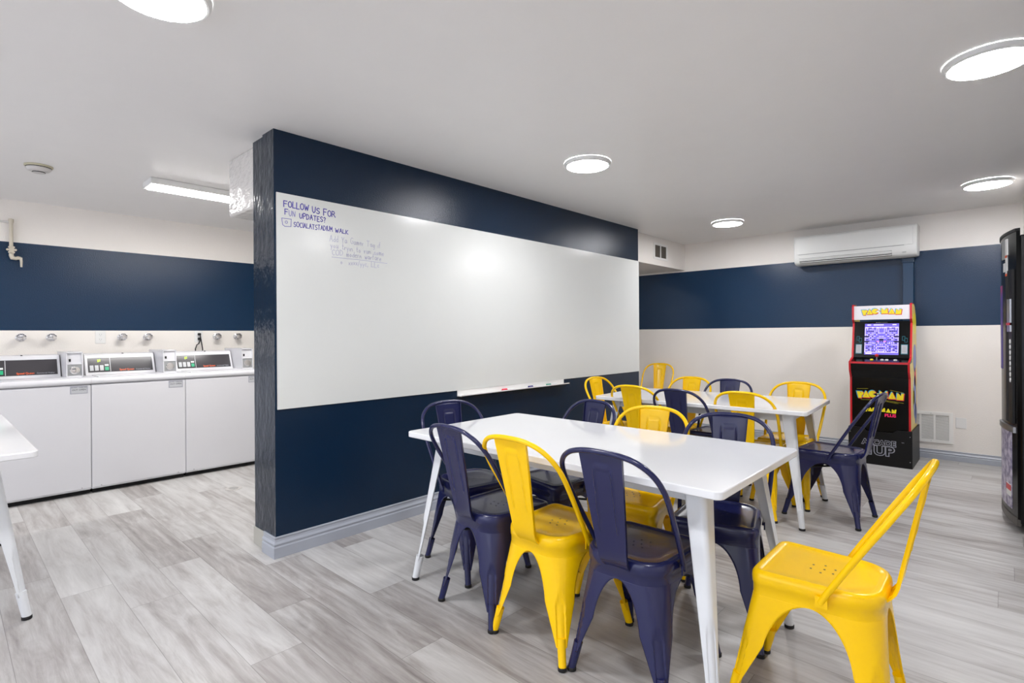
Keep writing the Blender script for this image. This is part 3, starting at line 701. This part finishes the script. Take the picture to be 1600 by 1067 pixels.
    yc = (ba + bb) / 2
    MB().lathe((rf(.96) - .008, yc, .962), (1, 0, 0), [(.031, 0), (.031, .006), (.026, .007), (.026, .003), (.018, .003), (.018, .008), (.011, .009), (.001, .009)], 24).build('coin_lock', M_['chrome'], cbx, smooth=True)
    MB().box(rf(1.05) - .012, rf(1.05) - .006, ba + .018, ba + .030, 1.030, 1.052).build('coin_slot', M_['dark'], cbx)
    return t
washer(.811 - .652, 'white washing machine partly hidden behind the white table on the left', False)
washer(.811, 'white washing machine in the middle, its green display lit', True)
washer(.811 + .652, 'white washing machine at the right, half behind the navy partition', True)
washer(.811 - .652 * 2, 'white washing machine beyond the left edge, next to the table', False)

# ------------------------------------------------------------------ things on the laundry wall
for i, y in enumerate((.468, .662, 1.163, 1.363, 1.972, 2.174)):
    lab = ['chrome tap knob on the laundry wall, first from the left', 'chrome tap knob, second from the left, above the machine with the dark panel', 'chrome tap knob just right of the white double outlet',
           'chrome tap knob above the second coin box', 'chrome tap knob right of the outlet with black cords', 'chrome tap knob at the far right beside the partition'][i]
    t = thing('water_tap', lab, 'tap', (XL, y, 1.222), group='chrome taps above the washing machines')
    MB().lathe((XL, y, 1.222), (1, 0, 0), [(.001, 0), (.034, 0), (.03, .006), (.013, .012), (.012, .05)], 24).build('escutcheon', M_['chrome'], t, smooth=True)
    b = MB(); rings = []
    for r, h in ((.012, .045), (.030, .05), (.033, .056), (.033, .072), (.026, .08), (.012, .083), (.0005, .083)):
        rings.append([(XL + h, y + math.cos(2 * PI * k / 40) * r * (1 - .10 * (k % 5 == 0) * (r > .02)), 1.222 + math.sin(2 * PI * k / 40) * r * (1 - .10 * (k % 5 == 0) * (r > .02))) for k in range(40)])
    b.loft(rings).build('handle', M_['chrome'], t, smooth=True)
def outlet(y, z, label, x=XL, sgn=1):
    t = thing('wall_outlet', label, 'outlet', (x, y, z), group='double outlets above the washing machines')
    MB().box(x, x + .006 * sgn, y - .038, y + .038, z - .058, z + .058, bev=.002).build('cover_plate', M_['plastic'], t)
    for dz in (.022, -.022):
        sk = MB().lathe((x + .006 * sgn, y, z + dz), (sgn, 0, 0), [(.018, 0), (.018, .0015), (.001, .0015)], 20).build('socket', M_['plastic'], t, smooth=True)
        MB().box(x + .0074 * sgn, x + .0078 * sgn, y - .008, y - .006, z + dz - .002, z + dz + .008).box(x + .0074 * sgn, x + .0078 * sgn, y + .006, y + .008, z + dz - .002, z + dz + .008).box(x + .0074 * sgn, x + .0078 * sgn, y - .002, y + .002, z + dz - .011, z + dz - .007).build('slots', M_['grille'], sk)
    return t
outlet(1.005, 1.222, 'white double outlet with nothing plugged in, above the middle washing machine')
outlet(1.81, 1.222, 'white double outlet with two black plugs, above the right washing machine')
for dz, y2, lab in ((.024, 1.835, 'black power cord from the upper socket, hanging behind the console'), (-.022, 1.77, 'black power cord from the lower socket, curving left behind the console')):
    t = thing('power_cord', lab, 'power cord', (XL + .02, 1.81, 1.222 + dz), group='black power cords of the washing machines')
    z = 1.222 + dz
    MB().box(XL + .0078, XL + .036, 1.797, 1.823, z - .012, z + .012, bev=.004).build('plug', M_['rubber'], t)
    MB().tube([(XL + .034, 1.81, z), (XL + .045, 1.812, z - .015), (XL + .045, 1.81 + (y2 - 1.81) * .3, z - .05), (XL + .04, 1.81 + (y2 - 1.81) * .7, 1.14), (XL + .035, y2, 1.10), (XL + .03, y2 + .002, 1.02)], .0052, 8).build('cable', M_['rubber'], t, smooth=True)

hb = thing('hose_tap', 'cream painted pipe and garden tap high on the laundry wall at the left edge', 'tap', (XL, .415, 1.85))
px_ = XL + .03
MB().tube([(px_, -2.5, 2.175), (px_, .400, 2.175)], .008, 12).build('supply_pipe', M_['det'], hb, smooth=True)
MB().tube([(px_, .413, 2.195), (px_, .413, 1.955)], .013, 14).lathe((px_, .413, 2.17), (0, 0, 1), [(.017, 0), (.017, .03), (.012, .034)], 16).build('down_pipe', M_['beige'], hb, smooth=True)
b = MB()
for k in range(6):
    a_ = k * PI / 3
    b.lathe((px_ + .03, .413 + .024 * math.cos(a_), 1.945 + .024 * math.sin(a_)), (1, 0, 0), [(.001, -.004), (.009, -.004), (.009, .004), (.001, .004)], 10)
b.lathe((px_ + .01, .413, 1.945), (1, 0, 0), [(.008, 0), (.008, .022), (.018, .023), (.018, .028), (.001, .028)], 14).build('valve_wheel', M_['beige'], hb, smooth=True)
MB().tube([(px_, .413, 1.96), (px_, .413, 1.90), (px_, .420, 1.882), (px_, .44, 1.878), (px_, .455, 1.884), (px_, .472, 1.882)], [.013, .016, .018, .014, .015, .012], 14).build('valve_body', M_['beige'], hb, smooth=True)
MB().tube([(px_, .470, 1.888), (px_, .474, 1.86), (px_, .474, 1.81)], [.011, .009, .0075], 12).build('spout', M_['beige'], hb, smooth=True)

dr = thing('floor_drain', 'small slotted metal drain cover set in the laundry floor', 'drain cover', (-4.56, 1.61, 0))
b = MB().lathe((-4.56, 1.61, .0), (0, 0, 1), [(.062, .0003), (.062, .002), (.056, .0024), (.001, .0024)], 32).build('cover', mat('worn_drain_cover', (186, 182, 178), .4), dr, smooth=True)
b = MB()
for i in range(-3, 4): b.box(-4.56 + i * .012 - .0025, -4.56 + i * .012 + .0025, 1.61 - .035 * math.cos(i * .35), 1.61 + .035 * math.cos(i * .35), .0024, .0030)
b.build('slots', M_['grille'], dr)

# ------------------------------------------------------------------ back wall fittings
ac = thing('air_conditioner', 'white wall-mounted split air conditioner high on the back wall', 'air conditioner', (-1.165, 6.45, 1.95))
x0, x1 = -1.700, -.625
prof = [(YB - .001, 1.965), (YB - .10, 1.950), (6.395, 1.955), (6.362, 1.975), (6.345, 2.01), (6.338, 2.06), (6.338, 2.235), (6.346, 2.252), (6.365, 2.262), (YB - .001, 2.268)]
MB().prism(prof, x0, x1, 'x').build('casing', M_['acwhite'], ac, smooth=True, bevel=.012, angle=40)
MB().box(x0 + .03, x1 - .03, 6.334, 6.340, 2.064, 2.236, bev=.002).build('front_panel', M_['acwhite'], ac)
MB().box(x0 + .05, x1 - .10, 6.333, 6.341, 2.0605, 2.0655).build('panel_gap', M_['grille'], ac)
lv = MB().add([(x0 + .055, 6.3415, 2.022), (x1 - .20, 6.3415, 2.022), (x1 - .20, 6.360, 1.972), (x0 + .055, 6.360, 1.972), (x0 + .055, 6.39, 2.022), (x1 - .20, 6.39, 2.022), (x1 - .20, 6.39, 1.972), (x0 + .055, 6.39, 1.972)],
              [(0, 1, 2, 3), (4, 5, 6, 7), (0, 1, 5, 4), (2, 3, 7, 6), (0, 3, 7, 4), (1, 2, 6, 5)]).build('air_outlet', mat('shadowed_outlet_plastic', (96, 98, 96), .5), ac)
for zz, yy in ((2.016, 6.3395), (1.997, 6.345), (1.980, 6.352)):
    MB().box(x0 + .058, x1 - .203, yy - .004, yy + .012, zz - .0035, zz + .0025).build('louver', M_['acwhite'], ac)
MB().box(x1 - .115, x1 - .085, 6.339, 6.345, 1.992, 1.997).build('indicator', M_['grille'], ac)
cd = MB().box(-.757, -.668, YB - .062, YB - .001, 1.0, 1.953).box(-.762, -.663, YB - .067, YB - .001, 1.905, 1.953)
tag(cd.build('conduit_cover', mat('navy_duct_paint', (16, 52, 82), .3), None, bevel=.006), 'navy painted pipe cover running down from the air conditioner', 'pipe cover')

gr = thing('return_air_grille', 'white louvred air grille low on the back wall, beside the game cabinet', 'air vent', (-.68, YB, .16))
gx0, gx1, gz0, gz1 = -.985, -.380, .157, .452
b = MB().box(gx0, gx1, YB - .014, YB - .0005, gz0, gz0 + .030).box(gx0, gx1, YB - .014, YB - .0005, gz1 - .030, gz1).box(gx0, gx0 + .03, YB - .014, YB - .0005, gz0 + .03, gz1 - .03).box(gx1 - .03, gx1, YB - .014, YB - .0005, gz0 + .03, gz1 - .03)
n_ = 5; pw = (gx1 - gx0 - .06) / n_
for i in range(1, n_): b.box(gx0 + .03 + pw * i - .008, gx0 + .03 + pw * i + .008, YB - .012, YB - .0005, gz0 + .03, gz1 - .03)
b.build('frame', M_['frame_w'], gr)
b = MB()
k = 0
z = gz0 + .034
while z < gz1 - .034:
    b.add([(gx0 + .03, YB - .002, z + .006), (gx1 - .03, YB - .002, z + .006), (gx1 - .03, YB - .008, z), (gx0 + .03, YB - .008, z), (gx0 + .03, YB - .002, z + .007), (gx1 - .03, YB - .002, z + .007), (gx1 - .03, YB - .008, z + .0012), (gx0 + .03, YB - .008, z + .0012)],
          [(0, 1, 2, 3), (4, 5, 6, 7), (2, 3, 7, 6)]); z += .0105
b.build('louvres', M_['frame_w'], gr)
MB().box(gx0 + .02, gx1 - .02, YB - .0012, YB - .0004, gz0 + .02, gz1 - .02).build('backing', M_['grille'], gr)
for sx in (gx0 + .18, gx1 - .165):
    for sz in (gz0 + .015, gz1 - .015): MB().lathe((sx, YB - .014, sz), (0, -1, 0), [(.003, 0), (.002, .0015)], 8).build('screw', M_['steel'], gr)
bp_ = MB().box(-.362, -.284, YB - .006, YB - .0005, .312, .412, bev=.002).build('blank_plate', M_['plastic'])
tag(bp_, 'blank white cover plate on the back wall, right of the grille', 'wall plate')
MB_v = thing('ceiling_vent', 'small white two-part air vent on the beam over the doorway', 'air vent', (-3.03, 5.89, 2.1))
vx = -3.04
MB().box(vx, vx + .008, 5.715, 6.065, 2.105, 2.13).box(vx, vx + .008, 5.715, 6.065, 2.272, 2.298).box(vx, vx + .008, 5.715, 5.748, 2.13, 2.272).box(vx, vx + .008, 6.03, 6.065, 2.13, 2.272).box(vx, vx + .008, 5.880, 5.898, 2.13, 2.272).build('frame', M_['frame_w'], MB_v)
MB().box(vx, vx + .0015, 5.74, 6.04, 2.12, 2.285).build('backing', mat('dark_vent_backing', (92, 86, 78), .8), MB_v)  # backing coloured darker than the white frame
b = MB()
for i in range(12): b.box(vx + .001, vx + .006, 5.745, 6.035, 2.132 + i * .012, 2.134 + i * .012)
b.build('louvres', mat('grey_brown_louvres', (120, 114, 104), .6), MB_v)  # louvres in a grey-brown between backing and frame

# ------------------------------------------------------------------ arcade cabinet
AX0, AX1 = -1.100, -.635
ar = thing('arcade_cabinet', 'arcade game cabinet with red edges and lit purple screen, by the back wall', 'arcade machine', ((AX0 + AX1) / 2, 6.15, 0))
RY0, RY1 = 5.905, 6.42
# riser box
MB().prism([(AX0 - .012, 0), (AX1 + .012, 0), (AX1 + .012, .335), (AX1 - .10, .332), (AX1 - .135, .305), (AX0 + .135, .305), (AX0 + .10, .335), (AX0 - .012, .335)], RY0 - .016, RY0, 'y').build('riser_front', M_['blackm'], ar, bevel=.001)
MB().box(AX0 - .012, AX0, RY0, RY1, 0, .335).box(AX1, AX1 + .012, RY0, RY1, 0, .335).box(AX0, AX1, RY1 - .012, RY1, 0, .32).box(AX0, AX1, RY0, RY1 - .012, .02, .05).build('riser_box', M_['blackm'], ar)
for sx in (AX0 + .004, AX1 - .004):
    for sz in (.06, .285): MB().lathe((sx, RY0 - .016, sz), (0, -1, 0), [(.0045, 0), (.003, .002)], 8).build('screw', M_['steel'], ar)
side = [(RY0 + .010, .05), (RY0 + .010, .80), (RY0 - .035, .865), (RY0 - .045, .945), (RY0 + .02, .965), (RY0 + .085, .985), (RY0 + .155, 1.31), (RY0 + .120, 1.345), (RY0 + .120, 1.472), (RY0 + .135, 1.485), (RY0 + .24, 1.485), (RY0 + .33, 1.46), (RY0 + .40, 1.38), (RY0 + .43, 1.27), (RY0 + .44, 1.10), (RY0 + .45, .9), (RY0 + .455, .05)]
for s_, xa_, xb_ in ((-1, AX0, AX0 + .014), (1, AX1 - .014, AX1)):
    sp_ = MB().prism(side, xa_ + (.0 if s_ < 0 else .002), xb_ - (.0 if s_ > 0 else .002), 'x').build('side_panel', M_['artyel'], ar)
    b = MB(); fr = side[:11]
    for (q0, q1) in zip(fr, fr[1:]):
        d_ = Vector((0, q1[0] - q0[0], q1[1] - q0[1])); 
        if d_.length < 1e-4: continue
        d_.normalize(); n_2 = Vector((0, d_.z, -d_.y)); o_ = -n_2 * .003
        if n_2.y > 0: pass
        A0 = Vector((xa_ - .001, q0[0], q0[1])) - d_ * .002; A1 = Vector((xa_ - .001, q1[0], q1[1])) + d_ * .002
        W_ = Vector((xb_ - xa_ + .002, 0, 0))
        b.loft([[tuple(A0 + o_), tuple(A0 + W_ + o_), tuple(A0 + W_ - o_), tuple(A0 - o_)], [tuple(A1 + o_), tuple(A1 + W_ + o_), tuple(A1 + W_ - o_), tuple(A1 - o_)]], cap=True)
    b.build('edge_trim', M_['red'], sp_)
    # plain coloured shapes printed on the side
    xx = xb_ + .0004 if s_ > 0 else xa_ - .0004
    for k2, (cy_, cz_, ry, rz_, mm) in enumerate(((6.20, .98, .11, .13, 'bblue'), (6.19, .62, .10, .20, 'bblue'), (6.22, .80, .06, .09, 'bpink'), (6.12, .62, .06, .07, 'byel'), (6.26, .46, .07, .10, 'bblue'), (6.2, 1.30, .12, .10, 'byel'))):
        MB().add([(xx, cy_ + ry * math.cos(t * PI / 12), cz_ + rz_ * math.sin(t * PI / 12)) for t in range(24)] + [(xx + .0004 * s_, cy_ + ry * math.cos(t * PI / 12), cz_ + rz_ * math.sin(t * PI / 12)) for t in range(24)],
                 [tuple(range(24)), tuple(range(24, 48))] + [(t, (t + 1) % 24, 24 + (t + 1) % 24, 24 + t) for t in range(24)]).build('side_print', M_[mm], sp_)
IX0, IX1 = AX0 + .014, AX1 - .014
MB().box(IX0, IX1, RY0 + .018, RY0 + .034, .05, .80).build('lower_panel', M_['black'], ar)
MB().prism([(RY0 + .018, .80), (RY0 - .026, .865), (RY0 - .036, .93), (RY0 + .05, .93), (RY0 + .05, .80)], IX0, IX1, 'x').build('coin_panel', M_['blackm'], ar)
MB().prism([(RY0 - .046, .934), (RY0 - .046, .948), (RY0 + .02, .967), (RY0 + .10, .985), (RY0 + .10, .95)], IX0 - .015, IX1 + .015, 'x').build('control_deck', [M_['black']], ar)
MB().box(IX0 - .014, IX1 + .014, RY0 - .0485, RY0 - .0445, .932, .950).build('deck_trim', M_['red'], ar)
# joystick and buttons
js = MB().tube([((IX0 + IX1) / 2 - .02, RY0 + .01, .96), ((IX0 + IX1) / 2 - .02, RY0 + .01, 1.0)], .004, 10).build('joystick', M_['steel'], ar, smooth=True)
MB().lathe(((IX0 + IX1) / 2 - .02, RY0 + .01, 1.008), (0, 0, 1), [(.001, -.016), (.010, -.0125), (.016, 0), (.010, .0125), (.001, .016)], 18).build('joystick_ball', M_['red'], js, smooth=True)
for bx_, col in ((.02, 'plastic'), (.055, 'plastic'), (.12, 'plastic'), (-.06, 'byel')):
    MB().lathe(((IX0 + IX1) / 2 + bx_, RY0 + .015, .964), (0, -.2, 1), [(.014, 0), (.014, .007), (.010, .010), (.001, .010)], 16).build('button', M_[col], ar, smooth=True)
# sloped bezel with screen
b0 = Vector((0, RY0 + .093, .985)); b1 = Vector((0, RY0 + .160, 1.325)); dv = b1 - b0; nv = Vector((0, -dv.z, dv.y)).normalized()
def bz(x, v, o=0): p_ = b0 + dv * v + nv * o; return (x, p_.y, p_.z)
def bplate(name, xa_, xb_, v0, v1, m, o0=0, o1=.001, par=None):
    A = [bz(xa_, v0, o0), bz(xb_, v0, o0), bz(xb_, v1, o0), bz(xa_, v1, o0)]; B = [bz(xa_, v0, o1), bz(xb_, v0, o1), bz(xb_, v1, o1), bz(xa_, v1, o1)]
    return MB().loft([A, B], cap=True).build(name, m, par or bezel)
bezel = None
bezel = MB().loft([[bz(IX0, 0, -.012), bz(IX1, 0, -.012), bz(IX1, 1, -.012), bz(IX0, 1, -.012)], [bz(IX0, 0), bz(IX1, 0), bz(IX1, 1), bz(IX0, 1)]], cap=True).build('screen_bezel', M_['black'], ar)
sx0, sx1 = IX0 + .085, IX1 - .085
scr = bplate('screen', sx0, sx1, .08, .94, M_['screen'], 0, .002)
# a generic maze of bars on the screen, mirrored left and right
rs = random.Random(3); b = MB(); NX, NY = 9, 15; cw = (sx1 - sx0) / 2 / NX; hi = MB()
def cell(m_, i0, i1, j0, j1, o=.0028):
    for s_ in (1, -1):
        xc = (sx0 + sx1) / 2; xa_ = xc + s_ * i0 * cw; xb_ = xc + s_ * i1 * cw; v0 = .14 + .70 * j0 / NY; v1 = .14 + .70 * j1 / NY
        A = [bz(xa_, v0, .0022), bz(xb_, v0, .0022), bz(xb_, v1, .0022), bz(xa_, v1, .0022)]; B = [bz(xa_, v0, o), bz(xb_, v0, o), bz(xb_, v1, o), bz(xa_, v1, o)]
        m_.loft([A, B], cap=True)
for j in range(NY):
    for i in range(NX - 1):
        r_ = rs.random()
        if r_ < .33: cell(hi, i + .1, i + 1.35, j + .38, j + .62)
        elif r_ < .55: cell(hi, i + .38, i + .62, j + .1, j + 1.2)
        elif r_ < .72: cell(b, i + .25, i + .95, j + .3, j + .75)
cell(hi, NX - .45, NX - .2, 0, NY); cell(hi, 0, NX - .2, 0, .25); cell(hi, 0, NX - .2, NY - .25, NY)
for jj in (6, 9): cell(b, NX - 2.2, NX + .0, jj, jj + .8, .003)
cell(b, 0, 1.1, 7, 8, .003)
b.build('screen_graphics_dark', M_['scr_lo'], scr); hi.build('screen_graphics_bright', M_['scr_hi'], scr)
pk = MB(); cell(pk, 1.2, 2.5, 6.3, 6.7, .003); pk.build('screen_graphics_pink', M_['scr_p'], scr)
for xa_, xb_, v0 in ((sx0 + .02, sx0 + .05, .89), (sx0 + .07, sx0 + .15, .89), (sx1 - .05, sx1 - .02, .89), (sx0 + .01, sx0 + .06, .10)):
    bplate('score_bar', xa_, xb_, v0, v0 + .025, M_['scr_hi'], .002, .003, scr)
for s_, xa_ in ((0, IX0 + .018), (1, IX1 - .064)):
    bplate('instruction_card_edge', xa_ - .004, xa_ + .048, .10, .37, M_['teal'], 0, .0008); cdp = bplate('instruction_card', xa_, xa_ + .044, .12, .35, M_['appl_grey'], 0, .0016)
    for k2 in range(4): bplate('card_line', xa_ + .008, xa_ + .034, .17 + .04 * k2, .18 + .04 * k2, M_['grille'], .0016, .002, cdp)
    for (u, v) in ((.004, .47), (.022, .42)):
        for (a0_, a1_, c0_, c1_) in ((0, .022, 0, .012), (0, .022, .108, .12), (0, .003, 0, .12), (.019, .022, 0, .12)):
            bplate('bezel_print', xa_ + u + a0_, xa_ + u + a1_, v + c0_, v + c1_, M_['teal'], 0, .0008)
# marquee
my = RY0 + .124
MB().box(IX0, IX1, my, my + .02, 1.343, 1.474).build('marquee', M_['marquee'], ar)
mq = ar
LOGO = {'P': [(0, 1), (.75, 1), (.95, .84), (.92, .58), (.70, .44), (.66, 0), (.24, 0)], 'A': [(0, .02), (.42, 1), (.56, 1), (1, .02)], 'M': [(0, 1), (.2, .98), (.5, .58), (.8, 1), (1, 1), (1.08, 0), (.02, 0)],
        'N': [(.04, .02), (.12, 1), (.32, .98), (.62, .58), (.66, 1), (1, 1), (.90, .02)], '-': [(.0, .5), (.16, .62), (.32, .5), (.16, .38)],
        'C': [(.5, .5)] + [(.5 + .52 * math.cos(math.radians(24 + 312 * k / 20)), .5 + .52 * math.sin(math.radians(24 + 312 * k / 20))) for k in range(21)]}
LIFT = [-.10, 0, .10, .14, .10, 0, -.10]
def logo(h, wd, x, y, z, par, name='logo', shadows=True):
    """PAC-MAN lettering in solid block letters, set on a slight arch"""
    adv = [0, .80, 1.66, 2.78, 3.16, 4.30, 5.34]; tot = 6.3; k = wd / tot
    for nm, m, dx, dz, gr_, dy in ((('_shadow', 'bcyan', -.003, .0025, 1.16, .0003), ('_shadow', 'bred', .003, -.003, 1.14, .0007)) if shadows else ()) + (('_letters', 'byel', 0, 0, 1.0, .0012),):
        b = MB()
        for ch, a_, lf in zip('PAC-MAN', adv, LIFT):
            P = LOGO[ch]; cx2 = sum(p_[0] for p_ in P) / len(P); cz2 = .5
            ring = [(x - wd / 2 + (a_ + cx2 + (u - cx2) * gr_) * k + dx, z + (cz2 + (v - cz2) * gr_ + lf) * h + dz) for u, v in P]
            n_ = len(ring)
            b.add([(u, y - dy, v) for u, v in ring] + [(u, y - dy + .0003, v) for u, v in ring], [tuple(range(n_)), tuple(range(n_, 2 * n_))] + [(i, (i + 1) % n_, n_ + (i + 1) % n_, n_ + i) for i in range(n_)])
        b.build(name + nm, M_[m], par)
    b = MB()
    for a_, u, v in ((0, .56, .76), (.80, .5, .32), (4.30, .5, .32)):
        b.lathe((x - wd / 2 + (a_ + u) * k, y - .0014, z + v * h), (0, -1, 0), [(h * .07, 0), (h * .07, .0003)], 12)
    b.build(name + '_dots', M_['orange'], par)
xc = (AX0 + AX1) / 2
logo(.048, .31, xc, my, 1.392, ar, 'marquee_logo')
text('bezel_text', 'BANDAI NAMCO', .012, bz(xc, .955, .001), (1, 0, 0), dv.normalized(), M_['silver'], bezel, ext=.0002)
ly = RY0 + .018
logo(.060, .36, xc, ly, .612, ar, 'panel_logo')
for (u0, u1, z0, z1) in ((-.18, -.09, .690, .695), (.08, .18, .690, .672), (-.15, -.03, .590, .592), (.03, .18, .596, .578), (.04, .14, .586, .572)):
    MB().add([(xc + u0, ly - .0006, z0), (xc + u1, ly - .0006, z1), (xc + u1, ly - .0006, z1 + .003), (xc + u0, ly - .0006, z0 + .003), (xc + u0, ly, z0), (xc + u1, ly, z1), (xc + u1, ly, z1 + .003), (xc + u0, ly, z0 + .003)], [(0, 1, 2, 3), (4, 5, 6, 7), (0, 1, 5, 4), (3, 2, 6, 7)]).build('swoosh_line', mat('olive_print', (170, 160, 20), .4) if not bpy.data.materials.get('olive_print') else bpy.data.materials['olive_print'], ar)
logo(.036, .25, xc, ly, .485, ar, 'lower_logo', shadows=False)
text('plus_text', 'PLUS', .038, (xc + .08, ly - .0010, .447), (1, 0, 0), (0, 0, 1), M_['bpink'], ar, ext=.0003, off=.002, xs=1.05)
ry = RY0 - .016
for nm, mm, of, o2 in (('riser_logo_outline', 'silver', .0075, .0004), ('riser_logo', 'blackm', .0012, .0014)):
    text(nm, 'ARCADE', .066, (xc - .005, ry - o2, .184), (1, 0, 0), (0, 0, 1), M_[mm], ar, ext=.0004, off=of * .75, xs=1.0)
    text(nm, '1UP', .112, (xc + .002, ry - o2, .096), (1, 0, 0), (0, 0, 1), M_[mm], ar, ext=.0004, off=of * 1.1, xs=1.12)
text('trademark', 'TM', .014, (xc + .175, ry - .0004, .222), (1, 0, 0), (0, 0, 1), M_['silver'], ar, ext=.0003)

# ------------------------------------------------------------------ vending machine at the right edge
vm = thing('vending_machine', 'tall black vending machine with a bowed front, cut off by the right edge', 'vending machine', (.5, 4.87, 0))
VY0, VY1, VX0, VX1 = 4.40, 5.36, .055, .93
MB().box(VX0, VX1, VY0, VY1, .06, 1.80, bev=.008).build('cabinet', M_['black'], vm)
for fx_ in (.12, .86):
    for fy_ in (4.46, 5.30): MB().lathe((fx_, fy_, 0), (0, 0, 1), [(.02, 0), (.025, .004), (.025, .01), (.012, .012), (.012, .062)], 14).build('levelling_foot', M_['steel'], vm)
def bow(y, o=0.0):
    q = (y - 4.86) / .46; return -.030 - o + .078 * q * q
def bowed(name, ya_, yb_, z0, z1, m, o0, o1, n=18, par=None, top=0):
    rings = []
    for i in range(n + 1):
        y = ya_ + (yb_ - ya_) * i / n; x = bow(y)
        rings.append([(x - o0, y, z0), (x - o1, y, z0 + top), (x - o1, y, z1 - top), (x - o0, y, z1)])
    return MB().loft(rings, cap=True).build(name, m, par or vm, smooth=True, angle=40)
prof = [(VX0 + .004, VY0 + .008)] + [(bow(VY0 + .02 + (VY1 - VY0 - .04) * i / 24), VY0 + .02 + (VY1 - VY0 - .04) * i / 24) for i in range(25)] + [(VX0 + .004, VY1 - .008)]
MB().prism(prof, .09, 1.83, 'z').build('door', M_['black'], vm, smooth=True, angle=25)
MB().prism([(x + (.006 if 0 < i < len(prof) - 1 else 0) * -1, y) for i, (x, y) in enumerate(prof)], 1.826, 1.842, 'z').build('top_cap', M_['blackm'], vm)
MB().prism([(x - .004, y) for x, y in prof[1:-1]] + [(VX0, VY1 - .02), (VX0, VY0 + .02)], .05, .095, 'z').build('kick_rail', mat('bronze_kick_rail', (70, 66, 60), .4), vm)
bowed('lower_print_panel', 4.50, 5.25, .13, .60, M_['photo'], -.002, .003)
bowed('graphic_film', 4.72, 5.25, .98, 1.52, M_['redpurp'], -.002, .003)
bowed('coin_return_ledge', 4.44, 4.80, .605, .64, M_['steel'], -.002, .012)
bowed('red_sticker', 4.51, 4.60, .20, .275, M_['plastic'], .001, .004); bowed('red_sticker_band', 4.51, 4.60, .235, .27, M_['red'], .003, .0045)
bowed('selection_strip', 4.45, 4.50, .66, 1.60, M_['blackm'], -.002, .012)
bowed('channel', 4.51, 4.60, .66, 1.60, M_['dark'], -.002, .0025)
bowed('sticker', 4.56, 4.60, 1.57, 1.70, M_['plastic'], -.001, .003); bowed('sticker_band', 4.56, 4.60, 1.57, 1.585, M_['orange'], .001, .0036); bowed('sticker_band', 4.56, 4.60, 1.685, 1.70, M_['orange'], .001, .0036)
bowed('barcode_label', 4.61, 4.66, 1.60, 1.655, M_['plastic'], -.001, .003)
bowed('vent_badge', 4.60, 4.70, 1.68, 1.80, M_['grille'], -.001, .004)
bowed('round_badge', 4.55, 4.585, 1.70, 1.80, M_['plastic'], -.001, .006)
bowed('bill_acceptor', 4.455, 4.50, 1.22, 1.42, M_['steel'], .008, .02); bowed('coin_slot_light', 4.455, 4.50, 1.26, 1.275, M_['red'], .012, .024)
for i in range(8):
    z = .925 + (1.13 - .925) * i / 6 * .98
    MB().lathe((bow(4.475) - .011, 4.475, z), (-1, -.1, 0), [(.015, 0), (.015, .003), (.011, .005), (.001, .005)], 14).build('selection_button', M_['plastic'], vm, smooth=True)
cord = MB().tube([(-.028, 6.50, .10), (-.028, 6.51, .25), (-.026, 6.50, .38)], .008, 8).build('power_cord', M_['rubber'], None, smooth=True)
tag(cord, 'black cord standing in the corner behind the vending machine', 'power cord')
